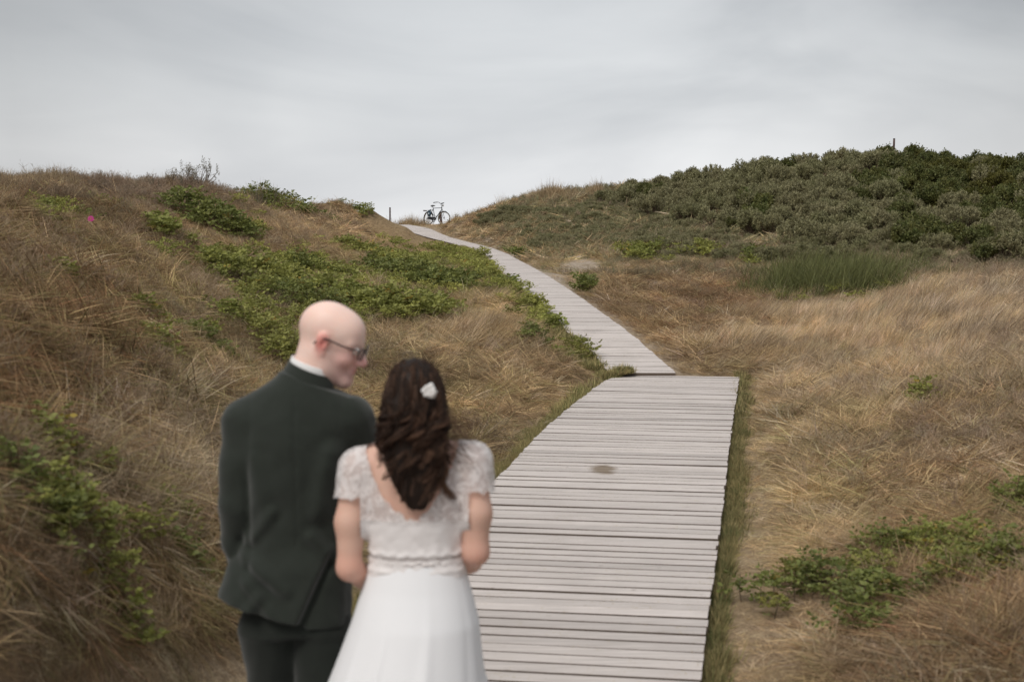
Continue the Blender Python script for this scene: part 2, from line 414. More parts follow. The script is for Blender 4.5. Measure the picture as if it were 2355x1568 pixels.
def rose_mask(u, v):
    d = ((u[:, None] - _rose[:, 0]) / (_rose[:, 2] * 1.05)) ** 2 + ((v[:, None] - _rose[:, 1]) / (_rose[:, 3] * 1.2 + 4)) ** 2
    return np.exp(-np.clip(d.min(1), 0, 30) ** 1.5 * .7)

# ================================================================== terrain object
def build_ground():
    n = NT('dune_ground'); p = n.pos()
    c = n.attr('cover_tint')
    f = n.noise(9., 6, .7, p); g = n.noise(60., 4, .7, p)
    lit = n.mix(n.ramp(f, [(.35, 0.), (.65, 1.)]), n.mix(1., c, (.62, .58, .55), 'MULTIPLY'), n.mix(1., c, (1.15, 1.12, 1.08), 'MULTIPLY'))
    lit = n.mix(n.ramp(g, [(.35, .0), (.6, .55)]), lit, (.12, .08, .05))
    b = n.bump(n.math('ADD', f, n.math('MULTIPLY', g, .5)), .8, .05)
    mat = n.principled(lit, .95, .1, bump=b)
    ny, nx = GX.shape
    V = np.stack([GX, GY, GZ], -1).reshape(-1, 3)
    i = np.arange(ny - 1)[:, None] * nx; j = np.arange(nx - 1)[None]
    Q = np.stack([i + j, i + j + 1, i + nx + j + 1, i + nx + j], -1).reshape(-1, 4)
    o = mobj('ground', V, Q, mat); tag(o, 'sandy dune ground under the grass on both sides of the boardwalk', kind='structure')
    C = np.tile(np.array([.3, .24, .17]), (len(V), 1))
    near = (V[:, 1] > 1) & (V[:, 1] < 110) & (abs(V[:, 0]) < 60)
    W = cover(V[near, 0], V[near, 1])
    Cn = W @ _pal * .8
    # bare sand beside the walkway
    u, v = project(V[near, 0], V[near, 1], V[near, 2])
    x_, y_ = V[near, 0], V[near, 1]
    s = np.zeros(near.sum())
    for a, b_, ra, rb, k in SANDY:
        s += k * np.exp(-((u - a) / ra) ** 2 - ((v - b_) / rb) ** 2)
    s *= .35 + 1.3 * (fbm(x_, y_, 2.2, 50) - .25)
    d, _ = path_dist(x_, y_)
    s += .55 * np.exp(-(d / .35) ** 2) * (x_ > walkR(y_) - .1) * (y_ > 18)
    s = np.clip(s, 0, 1)[:, None]
    C[near] = Cn * (1 - s) + SAND * s
    vcol(o.data, 'cover_tint', C)
SANDY = [(1335,612,60,26,2.2), (1270,640,50,25,.9), (1500,655,50,12,1.6), (1120,548,60,8,1.), (1210,580,40,10,1.2), (1160,560,60,10,.7), (1240,575,60,14,.6), (560,1520,60,60,.35), (1640,830,50,20,.35), (1720,1200,40,250,.25)]

SMUDGE = on_deck(1388, 1078)
# ================================================================== boardwalk
def wood_mat():
    n = NT('weathered_planks'); tc = n.n('ShaderNodeTexCoord').outputs['Object']; a = n.attr('plank')
    st = n.noise(3.0, 6, .65, n.scale(tc, (1., 22., 22.)))
    bl = n.noise(1.7, 4, .6, tc); kn = n.noise(14, 3, .5, n.scale(tc, (1., 2.2, 2.)))
    c = n.mix(n.ramp(st, [(.3, 0.), (.7, 1.)]), (.425, .387, .368), (.645, .59, .566))
    c = n.mix(1., c, a, 'MULTIPLY')
    c = n.mix(n.ramp(bl, [(.5, 0.), (.75, .45)]), c, (.38, .34, .315))
    c = n.mix(n.ramp(kn, [(.70, 0.), (.76, .6)]), c, (.16, .12, .09))
    sp = n.noise(5., 5, .7, tc); sp2 = n.noise(60., 3, .6, tc)
    c = n.mix(n.math('MULTIPLY', n.ramp(sp, [(.50, 0.), (.62, 1.)]), n.ramp(sp2, [(.60, 0.), (.66, .7)])), c, (.33, .26, .10))
    stain = n.n('ShaderNodeVectorMath', operation='DISTANCE'); n.l(n.scale(tc, (1., .45, 0.)), stain.inputs[0]); stain.inputs[1].default_value = (SMUDGE[0], SMUDGE[1] * .45, 0)
    sm = n.math('MULTIPLY', n.ramp(n.math('ADD', stain.outputs['Value'], n.math('MULTIPLY', n.noise(9., 4, .7, tc), .16)), [(.14, 1.), (.21, 0.)]), .9)
    c = n.mix(sm, c, (.20, .15, .10))
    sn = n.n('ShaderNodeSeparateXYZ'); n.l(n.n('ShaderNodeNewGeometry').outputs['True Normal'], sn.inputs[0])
    c = n.mix(n.ramp(sn.outputs['Z'], [(.25, 1.), (.6, 0.)]), c, (.125, .095, .075))      # less bleached board edges, colour darkened so the gaps show
    return n.principled(c, .75, .25, bump=n.bump(st, .35, .006))

def planks(name, rows, mat, label, thick=.034):
    """rows: (x0,y0,z0, x1,y1,z1, width, shade) centre line ends of each plank"""
    R = np.array(rows); m = len(R)
    A = R[:, :3]; B = R[:, 3:6]; w = R[:, 6:7] / 2
    d = B - A; L = np.linalg.norm(d, axis=1)[:, None]; d = d / L
    nrm = np.stack([-d[:, 1], d[:, 0], np.zeros(m)], -1)
    up = R[:, 8:11]; c = .002
    prof = [(-1, 0, -thick), (-1, 0, -c), (-1, c, 0), (1, -c, 0), (1, 0, -c), (1, 0, -thick)]
    Vs = []
    nseg = 4
    for k in range(nseg + 1):
        base = A + (B - A) * k / nseg
        for s, off, h in prof:
            q = base + (s * w + off) * nrm + np.array([0, 0, h]) + (s * w) * R[:, 10:11] * np.array([0, 0, 1.])
            if k == 0: q = q + d * (s * w * (R[:, 8:9] - nrm[:, :1] / nrm[:, 1:2]))
            if k == nseg: q = q + d * (s * w * (R[:, 9:10] - nrm[:, :1] / nrm[:, 1:2]))
            Vs.append(q)
    V = np.stack(Vs, 1)      # m, (nseg+1)*6, 3
    nv = (nseg + 1) * 6
    Q = []
    for k in range(nseg):
        for j in range(6):
            j2 = (j + 1) % 6
            Q.append([k * 6 + j, k * 6 + j2, (k + 1) * 6 + j2, (k + 1) * 6 + j])
    Q = np.array(Q); E = np.array([[5, 4, 3, 2, 1, 0], [nseg * 6 + j for j in range(6)]])
    o_ = (np.arange(m) * nv)[:, None, None]
    V = V.reshape(-1, 3)
    o = mobj(name, V, [(Q[None] + o_).reshape(-1, 4), (E[None] + o_).reshape(-1, 6)], mat, smooth=False)
    tag(o, label, kind='structure')
    C = np.repeat(np.stack([R[:, 7], R[:, 7] * .985, R[:, 7] * .965], -1), nv, 0)
    vcol(o.data, 'plank', C)
    return o

def build_walks():
    mat = wood_mat(); rg = np.random.default_rng(3)
    rows = []
    sk = .155                                   # planks lie a little askew
    y = -1.0; pitch = .142
    yb = lambda x: 18.25 - (x - 1.4) * sk
    k = 0
    while True:
        # plank line: y = yk - (x - 1.4)*sk
        yk = y + k * pitch + rg.normal(0, .004)
        if yk > 18.25: break
        x0 = x1 = 1.4
        for _ in range(6):
            x0 = float(deck_x(DL, yk - (x0 - 1.4) * sk)); x1 = float(deck_x(DR, yk - (x1 - 1.4) * sk))
        x0 += rg.normal(0, .005); x1 += rg.normal(0, .004)
        y0 = yk - (x0 - 1.4) * sk; y1 = yk - (x1 - 1.4) * sk
        t = rg.normal(0, .0025, 2)
        e0 = float(deck_x(DL, y0 + .07) - deck_x(DL, y0 - .07)) / .14; e1 = float(deck_x(DR, y1 + .07) - deck_x(DR, y1 - .07)) / .14
        sh = np.clip(rg.normal(1.0, .045), .86, 1.12) * (.88 if rg.random() < .06 else 1)
        rows.append((x0, y0, SL * y0 + t[0], x1, y1, SL * y1 + t[1], pitch - (.025 + abs(rg.normal(0, .003))), sh, e0, e1, SL)); k += 1
    planks('boardwalk', rows, mat, 'wide pale grey plank boardwalk platform leading away beside the couple')
    # joists under it
    j = MB()
    yy = np.arange(-1, 17.9, .6)
    for f in (.08, .5, .92):
        px = deck_x(DL, yy) * (1 - f) + deck_x(DR, yy) * f
        R = np.stack([px, yy, SL * yy - .072], -1)
        for a, b in zip(R[:-1], R[1:]):
            dd = b - a; L = np.linalg.norm(dd); dd /= L; s = np.array([dd[1], -dd[0], 0])
            j.box((a + b) / 2, (.08, L, .06), np.stack([s, dd, np.cross(s, dd)], 1))
    o = j.build('boardwalk_joists', simple('joist_wood', (.16, .12, .09), .9), smooth=False)
    tag(o, 'dark timber joists under the wide boardwalk platform', kind='structure')
    rows = []; y = 18.42
    for d in np.arange(18.20, 75.6, .15):
        l, r, z = float(walkL(d)), float(walkR(d)), float(walkZ(d))
        if d < 18.5: z += .0
        l += rg.normal(0, .005); r += rg.normal(0, .005)
        sh = np.clip(rg.normal(1.0, .045), .86, 1.12)
        t = rg.normal(0, .002, 2)
        tw = rg.normal(0, .006)
        e0 = float(walkL(d + .07) - walkL(d - .07)) / .14; e1 = float(walkR(d + .07) - walkR(d - .07)) / .14
        rows.append((l, d + .0 - tw, z + t[0], r, d - .012 + tw, z + t[1], .15 - (.011 + abs(rg.normal(0, .004))), sh, e0, e1, float(walkZ(d + .1) - walkZ(d - .1)) / .2))
    planks('boardwalk_far', rows, mat, 'narrow pale boardwalk winding up between the dunes to the bicycle')

# ================================================================== grass and other small plants
def blades(rg, n, rad, hmin, hmax, wid, lean=(0., 0.), spread=.6, curve=.7, seg=3, flat=0., basez=0.):
    """n curved blades as strips"""
    a = rg.uniform(0, 2 * np.pi, n); r = rad * np.sqrt(rg.random(n))
    base = np.stack([r * np.cos(a), r * np.sin(a), np.full(n, basez) + rg.random(n) * flat], -1)
    L = rg.uniform(hmin, hmax, n) * (1 + .3 * rg.random(n) ** 3)
    az = a + rg.normal(0, 1.2, n)
    inc = np.abs(rg.normal(spread * .5, spread * .5, n))
    if flat: inc = rg.uniform(1.05, 1.62, n)
    d = np.stack([np.sin(inc) * np.cos(az), np.sin(inc) * np.sin(az), np.cos(inc)], -1)
    d[:, 0] += lean[0]; d[:, 1] += lean[1]; d /= np.linalg.norm(d, axis=1)[:, None]
    h = d.copy(); h[:, 2] = 0; h /= np.linalg.norm(h, axis=1)[:, None] + 1e-6
    cv = curve * rg.uniform(.2, 1.3, n)
    side = np.cross(d, rg.normal(size=(n, 3))); side /= np.linalg.norm(side, axis=1)[:, None]
    pts = []
    p = base.copy(); dd = d.copy()
    for k in range(seg + 1):
        pts.append(p.copy())
        p = p + dd * (L / seg)[:, None]
        dd = dd + (h * .55 - np.array([0, 0, .9])) * (cv / seg)[:, None]; dd /= np.linalg.norm(dd, axis=1)[:, None]
    w = wid * rg.uniform(.6, 1.3, n)
    V = []
    for k in range(seg):
        ww = (w * (1 - .75 * k / seg) / 2)[:, None]
        V += [pts[k] - side * ww, pts[k] + side * ww]
    V.append(pts[seg])
    nv = 2 * seg + 1
    V = np.stack(V, 1).reshape(-1, 3)
    o = (np.arange(n) * nv)[:, None]
    Q = np.concatenate([np.array([[2 * k, 2 * k + 1, 2 * k + 3, 2 * k + 2]]) + o for k in range(seg - 1)])
    T = np.array([[2 * seg - 2, 2 * seg - 1, 2 * seg]]) + o
    tone = np.repeat(np.clip(rg.normal(1, .30, n), .35, 1.55), nv)
    return V, Q, T, tone

def tuft_mesh(name, mat, *parts):
    mb = MB(); tn = []
    for V, Q, T, tone in parts: mb.add(V, Q, T); tn.append(tone)
    V, Fs = mb.data()
    me = mesh_np(name, V, Fs, mat, True)
    t = np.concatenate(tn); vcol(me, 'tone', np.stack([t, t, t], -1))
    return me

def twig_mesh(rg, name, mat, n=14, h=.4, wid=.005, leaf=0):
    mb = MB(); tn = []
    for k in range(n):
        a = rg.uniform(0, 6.28); inc = abs(rg.normal(.3, .25)); L = h * rg.uniform(.6, 1.1)
        d = np.array([math.sin(inc) * math.cos(a) + .1, math.sin(inc) * math.sin(a), math.cos(inc)])
        b = np.array([rg.normal(0, .07), rg.normal(0, .07), 0])
        def strip(b, d, L, w, depth):
            d = d / np.linalg.norm(d); s = np.cross(d, rg.normal(size=3)); s /= np.linalg.norm(s)
            m = b + d * L * .5 + rg.normal(0, .03 * L, 3); e = b + d * L + rg.normal(0, .07 * L, 3)
            mb.add(np.array([b - s * w / 2, b + s * w / 2, m - s * w * .4, m + s * w * .4, e]), [[0, 1, 3, 2]], [[2, 3, 4]])
            tn.extend([rg.uniform(.7, 1.3)] * 5)
            if depth:
                for q in range(depth * 2 + 1):
                    t = rg.uniform(.3, .95); p0 = b + d * L * t
                    d2 = d + rg.normal(0, .55, 3)
                    strip(p0, d2, L * rg.uniform(.25, .45), w * .7, depth - 1)
        strip(b, d, L, wid, 2)
    V, Fs = mb.data(); me = mesh_np(name, V, Fs, mat, True)
    t = np.array(tn); vcol(me, 'tone', np.stack([t, t, t], -1)); return me

def grass_mat(name, rough=.75, trans=.22):
    n = NT(name)
    tint = n.attr('tint', 'INSTANCER'); tone = n.attr('tone')
    p = n.pos(); f = n.noise(2.3, 3, .6, p); g = n.noise(.5, 2, .5, p)
    c = n.mix(1., tint, tone, 'MULTIPLY')
    c = n.mix(n.ramp(f, [(.3, .0), (.7, .35)]), c, n.mix(1., c, (.62, .58, .55), 'MULTIPLY'))
    c = n.mix(n.ramp(g, [(.35, .0), (.65, .35)]), c, n.mix(1., c, (1.25, 1.2, 1.1), 'MULTIPLY'))
    return n.principled(c, rough, .15, trans=trans)

def instancer(name, label, meshes, P_, rot, scl, idx, tint, cat=None):
    src = bpy.data.collections.new(name + '_kinds')
    for k, me in enumerate(meshes):
        ob = bpy.data.objects.new('%s_kind_%02d' % (name, k), me); src.objects.link(ob)
    me = bpy.data.meshes.new(name)
    me.vertices.add(len(P_)); me.vertices.foreach_set('co', np.asarray(P_, np.float32).ravel())
    def at(nm, typ, key, arr, dt):
        a = me.attributes.new(nm, typ, 'POINT'); a.data.foreach_set(key, np.ascontiguousarray(arr, dt).ravel())
    at('rot', 'FLOAT_VECTOR', 'vector', rot, np.float32)
    at('scl', 'FLOAT_VECTOR', 'vector', scl, np.float32)
    at('idx', 'INT', 'value', idx, np.int32)
    at('tint', 'FLOAT_VECTOR', 'vector', tint, np.float32)
    me.update()
    o = bpy.data.objects.new(name, me); link(o)
    ng = bpy.data.node_groups.new(name + '_scatter', 'GeometryNodeTree')
    ng.interface.new_socket('Geometry', in_out='INPUT', socket_type='NodeSocketGeometry')
    ng.interface.new_socket('Geometry', in_out='OUTPUT', socket_type='NodeSocketGeometry')
    N = ng.nodes; Lk = ng.links
    gi = N.new('NodeGroupInput'); go = N.new('NodeGroupOutput')
    mp = N.new('GeometryNodeMeshToPoints'); iop = N.new('GeometryNodeInstanceOnPoints'); ci = N.new('GeometryNodeCollectionInfo')
    ci.inputs['Collection'].default_value = src; ci.inputs['Separate Children'].default_value = True; ci.inputs['Reset Children'].default_value = True
    iop.inputs['Pick Instance'].default_value = True
    def na(nm, t):
        a = N.new('GeometryNodeInputNamedAttribute'); a.data_type = t; a.inputs['Name'].default_value = nm; return a.outputs['Attribute']
    e2r = N.new('FunctionNodeEulerToRotation')
    Lk.new(gi.outputs[0], mp.inputs[0]); Lk.new(mp.outputs[0], iop.inputs['Points']); Lk.new(ci.outputs[0], iop.inputs['Instance'])
    Lk.new(na('idx', 'INT'), iop.inputs['Instance Index']); Lk.new(na('rot', 'FLOAT_VECTOR'), e2r.inputs[0]); Lk.new(e2r.outputs[0], iop.inputs['Rotation'])
    Lk.new(na('scl', 'FLOAT_VECTOR'), iop.inputs['Scale']); Lk.new(iop.outputs[0], go.inputs[0])
    md = o.modifiers.new('scatter', 'NODES'); md.node_group = ng
    tag(o, label, cat, kind='stuff')
    return o

def tilt_euler(rot, gx, gy):
    """turn about z first, then lay onto the slope; returns XYZ euler angles"""
    c, s_ = np.cos(rot[:, 2]), np.sin(rot[:, 2]); o = np.zeros_like(c); i = np.ones_like(c)
    Rz = np.stack([c, -s_, o, s_, c, o, o, o, i], -1).reshape(-1, 3, 3)
    ax = np.arctan(gy) + rot[:, 0]; ay = -np.arctan(gx) + rot[:, 1]
    ca, sa, cb, sb = np.cos(ax), np.sin(ax), np.cos(ay), np.sin(ay)
    Rx = np.stack([i, o, o, o, ca, -sa, o, sa, ca], -1).reshape(-1, 3, 3); Ry = np.stack([cb, o, sb, o, i, o, -sb, o, cb], -1).reshape(-1, 3, 3)
    M = Ry @ Rx @ Rz
    return np.stack([np.arctan2(M[:, 2, 1], M[:, 2, 2]), -np.arcsin(M[:, 2, 0].clip(-1, 1)), np.arctan2(M[:, 1, 0], M[:, 0, 0])], -1)

def scatter_xy(n, rmin, rmax, ang=.56, power=.9, seed=1):
    """polar scatter, density falling with distance"""
    rg = np.random.default_rng(seed)
    t = rg.random(n); e = power
    r = (rmin ** e + t * (rmax ** e - rmin ** e)) ** (1 / e) if e else rmin * (rmax / rmin) ** t
    a = rg.uniform(-ang, ang, n) * (1 + 1.5 / r)
    return r * np.sin(a), r * np.cos(a), r, rg

def build_grass():
    gm = grass_mat('grass_blades')
    rg = np.random.default_rng(11)
    B = blades
    # one list of small clump shapes per distance band; kinds: marram, thatch, twigs, short grass
    def kinds(wm, nf, sg):
        M = []
        for k in range(5):   # 0-1 upright, 2-4 leaning with the wind
            M.append(tuft_mesh('marram', gm, B(rg, int(34 * nf), .10, .28, .62, .0055 * wm, lean=((.06, .14, .42, .52, .62)[k], -.04), spread=(.7, .8, .38, .34, .4)[k], curve=(.8, .9, .38, .45, .55)[k], seg=sg)))
        for k in range(4):   # 5-8 flattened dead thatch
            M.append(tuft_mesh('thatch', gm, B(rg, int(46 * nf), .22, .14, .40, .0065 * wm, lean=(.10, 0), spread=1.6, curve=.25, seg=sg, flat=.10, basez=.005),
                               B(rg, int(9 * nf), .16, .08, .2, .005 * wm, lean=(.15, 0), spread=1., curve=.9, seg=sg)))
        for k in range(3):   # 9-11 twiggy heath
            M.append(twig_mesh(rg, 'twigs', gm, int(13 * nf), .34, .0055 * wm))
        for k in range(3):   # 12-14 short soft grass
            M.append(tuft_mesh('short_grass', gm, B(rg, int(46 * nf), .13, .07, .19, .0055 * wm, lean=(.08, 0), spread=.8, curve=.6, seg=max(2, sg - 1))))
        return M
    bands = [('dune_grass_near', 2.2, 9.5, 21000, 1.25, 1.0, 1.1, 3, 'dry brown and straw coloured dune grass growing close around the couple'),
             ('dune_grass_middle', 9.5, 36, 56000, .9, 1.4, 1.0, 3, 'straw coloured marram grass and brown thatch on the banks beside the boardwalk bend'),
             ('dune_grass_far', 36, 96, 80000, .55, 3.0, .62, 2, 'faded dry grass covering the far dune slopes and crests')]
    for bi, (nm, r0, r1, n, pw, wm, nf, sg, lab) in enumerate(bands):
        x, y, r, rg2 = scatter_xy(n, r0, r1, power=pw, seed=20 + bi)
        d, pz = path_dist(x, y)
        keep = (d > .10 + .12 * rg2.random(n)) & (y > 1.0)
        # near the people keep the strip left of the platform low
        x, y, r, d = x[keep], y[keep], r[keep], d[keep]
        W = cover(x, y); n = len(x)
        cum = np.cumsum(W, 1); sp = (rg2.random(n)[:, None] > cum).sum(1).clip(0, 7)
        tint = _pal[sp] * rg2.normal(1, .14, n).clip(.6, 1.5)[:, None] * (1 + rg2.normal(0, .04, (n, 3)))
        tint = tint * .62 + (W @ _pal) * .38
        tint = tint * (.52 + .96 * fbm(x, y, 1.1 if bi == 0 else .75, 101))[:, None]
        # kind of clump
        q = rg2.random(n); idx = np.zeros(n, int)
        pm = np.array([.32, .62, .16, .2, .10, .3, .1, .1])[sp] * (.25 + 1.5 * fbm(x, y, .5, 61))     # chance of tall grass
        tall = q < pm
        idx = np.where(tall, rg2.integers(0, 5, n), rg2.integers(5, 9, n))
        idx = np.where((sp == 4) | (sp == 7), np.where(q < .75, rg2.integers(9, 12, n), idx), idx)
        idx = np.where((sp == 6), rg2.integers(12, 15, n), idx)
        u, v = project(x, y, H(x, y))
        fieldz = np.exp(-(((u - 2060) / 380) ** 2 + ((v - 750) / 100) ** 2) ** 2) + .6 * np.exp(-((u - 1720) / 130) ** 2 - ((v - 790) / 50) ** 2) + .6 * np.exp(-((u - 1080) / 130) ** 2 - ((v - 770) / 45) ** 2) + .5 * np.exp(-((u - 1560) / 220) ** 2 - ((v - 545) / 35) ** 2)
        idx = np.where((rg2.random(n) < fieldz * .8) & (fbm(x, y, .9, 14) > .3), rg2.integers(2, 5, n), idx)
        lft = (u < 1000) & (idx < 5); idx = np.where(lft & (rg2.random(n) < .75), rg2.integers(0, 2, n), idx)
        # matted hollow right of the far walkway, short turf next to walkways
        matz = np.exp(-((u - 1560) / 170) ** 2 - ((v - 700) / 90) ** 2)
        idx = np.where((idx < 5) & (rg2.random(n) < matz * 1.1), rg2.integers(5, 9, n), idx)
        edge = (d < .55) & (rg2.random(n) < .8) & (idx < 5)
        idx = np.where(edge, rg2.integers(5, 9, n), idx)
        # trodden sand: thin out
        s = np.zeros(n)
        for a, b_, ra, rb, k_ in SANDY: s += k_ * np.exp(-((u - a) / ra) ** 2 - ((v - b_) / rb) ** 2)
        s *= .4 + 1.2 * (fbm(x, y, 2.2, 50) - .2)
        ok = rg2.random(n) > s * .9
        # size and lean
        patch = fbm(x, y, .8, 77)
        sc_ = rg2.uniform(.65, 1.15, n) * np.where(idx < 5, .30 + .85 * patch ** 1.3, .6 + .6 * patch)
        um, vm = u, v
        fz0 = np.exp(-(((um - 2030) / 330) ** 2 + ((vm - 745) / 95) ** 2) ** 2)
        sc_ *= 1 + .45 * fieldz.clip(0, 1) * (idx < 5)
        rm = rose_mask(u, v); sc_ *= 1 - .25 * rm
        sc_ *= np.where(idx < 5, .9, 1.) * (.74, .74, .85)[bi]
        if bi == 2:
            lf_ = x < walkL(y) + .1
            sc_ *= np.where((d < 3.5) & (y > 34) & lf_, .5, 1.); sc_ *= np.where((d < 2.5) & (y > 48) & lf_ | (np.hypot(x + 3.9, (y - 71) / 5) < 1.7), .42, 1.)
        scx = np.where((idx >= 5) & (idx < 9) & (bi == 2), 1.7, 1.25)
        sc_ = np.where(d < .5, sc_ * .55, sc_)
        sc_ = np.where((x < deck_x(DL, y) + .2) & (y < 12), sc_ * np.clip(.45 + d * .5, .4, 1.15), sc_)
        sc_ = np.where((x > deck_x(DR, y) - .2) & (y < 14), sc_ * np.clip(.5 + d * .45, .5, 1.), sc_)
        rot = np.stack([rg2.normal(0, .16, n), rg2.normal(0, .16, n), rg2.normal(0, .35, n)], -1)
        rot[:, 2] = np.where((idx >= 5) | (idx < 2), rg2.uniform(0, 6.28, n), rot[:, 2])
        e_ = .25; gx = (H(x + e_, y) - H(x - e_, y)) / (2 * e_); gy = (H(x, y + e_) - H(x, y - e_)) / (2 * e_)
        rot = tilt_euler(rot, gx * np.where(idx >= 5, .95, .45), gy * np.where(idx >= 5, .95, .45))
        P_ = np.stack([x, y, H(x, y) - .015], -1)
        scl = np.stack([sc_ * scx, sc_ * scx, sc_ * rg2.uniform(.85, 1.15, n)], -1)
        instancer(nm, lab, kinds(wm, nf, sg), P_[ok], rot[ok], scl[ok], idx[ok], tint[ok])
    # green turf hugging the edges of the boardwalks
    K = [tuft_mesh('turf', gm, B(rg, 34, .08, .03, .12, .006, lean=(.05, 0), spread=.8, curve=.5, seg=2)) for _ in range(4)]
    K += [tuft_mesh('turf_far', gm, B(rg, 26, .10, .04, .14, .016, lean=(.05, 0), spread=.8, curve=.5, seg=2)) for _ in range(3)]
    X = []; 
    rg2 = np.random.default_rng(5)
    n = 1500; y = 3 + 15.4 * rg2.random(n) ** 1.1; X.append(np.stack([deck_x(DR, y) + .03 + np.abs(rg2.normal(0, .05, n)) * np.clip(2.2 * fbm(y * 0, y, 1.1, 4) - .45, .12, 1.3), y, np.zeros(n)], -1))
    n = 1500; y = 5 + 13 * rg2.random(n); X.append(np.stack([deck_x(DL, y) - .03 - np.abs(rg2.normal(0, .075, n)) * fbm(y * 0, y, 1.3, 6) * 1.7, y, np.ones(n)], -1))
    n = 3000; y = 18.5 + 30 * rg2.random(n) ** 1.3; X.append(np.stack([walkL(y) - .02 - np.abs(rg2.normal(0, .16, n)), y, np.full(n, 2)], -1))
    n = 150; t_ = rg2.random(n) ** 1.3; y = 18.08 + .16 * rg2.normal(0, .5, n) * (1 - t_); X.append(np.stack([1.15 + .36 * t_, y, np.ones(n)], -1))
    X = np.vstack(X); X = X[rg2.random(len(X)) < np.where(X[:, 2] == 0, .35 + .9 * fbm(X[:, 0] * 0, X[:, 1], 2.4, 40), 1)]; n = len(X)
    t = rg2.random(n)[:, None] ** .8
    tint = np.array([.13, .155, .06]) * (1 - t) + np.array([.42, .34, .17]) * t
    tint = np.where((X[:, 2:3] == 0), tint * .95, tint * 1.2)
    far = X[:, 1] > 15
    idx = np.where(far, rg2.integers(4, 7, n), rg2.integers(0, 4, n))
    s = rg2.uniform(.45, 1.0, n)
    z = H(X[:, 0], X[:, 1])
    inside = (X[:, 2] == 1) & (X[:, 0] > deck_x(DL, X[:, 1]))
    P_ = np.stack([X[:, 0], X[:, 1], z + np.where(inside, .07, -.005)], -1)
    instancer('green_turf', 'strips of short green grass growing along the edges of the boardwalk', K, P_, np.stack([t[:, 0] * 0, t[:, 0] * 0, rg2.uniform(0, 6.28, n)], -1),
              np.stack([s, s, s], -1), idx, tint)
    # leafy ground cover woven through the grass
    KL = []
    for k in range(6):
        mb = MB(); tn = []
        for q in range(15):
            a = rg.uniform(0, 6.28); r = .15 * math.sqrt(rg.random()); top = np.array([r * math.cos(a), r * math.sin(a), rg.uniform(.03, .16)]); ln = .033
            for _ in range(3):
                az = rg.uniform(0, 6.28); el = rg.uniform(-.1, .7); dr = np.array([math.cos(az) * math.cos(el), math.sin(az) * math.cos(el), math.sin(el)])
                s_ = np.cross(dr, [0, 0, 1]); s_ /= np.linalg.norm(s_); base = top + dr * (np.arange(1, 4)[:, None] * ln * .75)
                V, Q = leaves(rg, np.vstack([base, base, base[-1:]]), np.vstack([np.tile(s_ + dr * .5, (3, 1)), np.tile(-s_ + dr * .5, (3, 1)), dr[None]]), ln, ln * .62, .15)
                mb.add(V, Q); tn.append(np.full(28, rg.uniform(.65, 1.35)))
        V, Fs = mb.data(); me = mesh_np('cover_leaves', V, Fs, gm); t_ = np.concatenate(tn); vcol(me, 'tone', np.stack([t_, t_, t_], -1)); KL.append(me)
    GZ_ = [(1010,600,110,28,1.), (1120,640,60,30,.9), (930,570,70,14,.6), (1200,700,45,28,.8), (1255,745,30,20,.8), (860,640,160,30,.6), (960,670,120,25,.5), (640,620,170,45,.75), (640,720,150,55,.65), (850,735,150,30,.7),
           (450,600,90,35,.4), (560,790,90,50,.45), (480,520,110,22,.4), (240,500,80,22,.45), (90,500,70,25,.3), (660,475,110,16,.5), (760,458,85,12,.7), (370,830,60,25,.3), (120,1090,60,30,.35), (110,1220,110,60,.4), (290,1310,120,60,.4), (410,1240,60,40,.35), (300,1490,80,30,.25), (150,1330,80,60,.3),
           (1500,592,75,14,.8), (1620,588,45,12,.7), (1740,600,60,14,.6), (1450,480,60,12,.4), (1900,1390,170,50,.45), (2100,1330,190,70,.5), (2300,1330,90,90,.5), (2330,1180,60,70,.35), (2110,940,40,22,.3), (1860,680,120,28,.5)]
    gz = np.array(GZ_); rgc = np.random.default_rng(31); PX = []
    for nn_, r0_, r1_ in ((52000, 3.4, 14), (60000, 14, 75)):
        x, y, r, _ = scatter_xy(nn_, r0_, r1_, power=.6, seed=90 + int(r0_)); PX.append(np.stack([x, y, r], -1))
    PX = np.vstack(PX); x, y, r = PX.T; u, v = project(x, y, H(x, y)); d, _ = path_dist(x, y)
    den = (gz[:, 4] * np.exp(-(((u[:, None] - gz[:, 0]) / gz[:, 2]) ** 2 + ((v[:, None] - gz[:, 1]) / gz[:, 3]) ** 2) ** 1.5)).sum(1)
    den = den * np.clip(2.6 * fbm(x, y, 1.1, 71) - .75, 0, 1.2) + .5 * (x < walkL(y)) * (y > 18.5) * (y < 46) * np.exp(-((d - .12) / .16) ** 2)
    den = den * (1 - .95 * ((d < 2.2) & (y > 43))) * np.where(y < 14, .8, 1.)
    k_ = (rgc.random(len(x)) < den * np.interp(r, [4, 12, 20, 40], [.06, .13, .24, .30])) & (d > .04); x, y, r, d = x[k_], y[k_], r[k_], d[k_]; m_ = len(x)
    s_ = rgc.uniform(.55, 1.1, m_) * np.clip(.75 + r / 60, .75, 1.5) * np.where((d < 2.5) & (y > 40), .6, 1.)
    t_ = fbm(x, y, .9, 72)[:, None]; tint = np.where(r < 14, .75, 1.)[:, None] * (np.array([.19, .215, .055]) * (1 - t_) + np.array([.38, .37, .11]) * t_) * rgc.normal(1, .15, (m_, 1)).clip(.5, 1.5)
    instancer('leafy_ground_cover', 'low green leafy growth woven through the dry dune grass', KL, np.stack([x, y, H(x, y) + .02], -1), np.stack([0 * x, 0 * x, rgc.uniform(0, 6.28, m_)], -1), np.stack([s_, s_, s_], -1), rgc.integers(0, 6, m_), tint)
    # crest grass standing against the sky
    pts = []
    rg3 = np.random.default_rng(8)
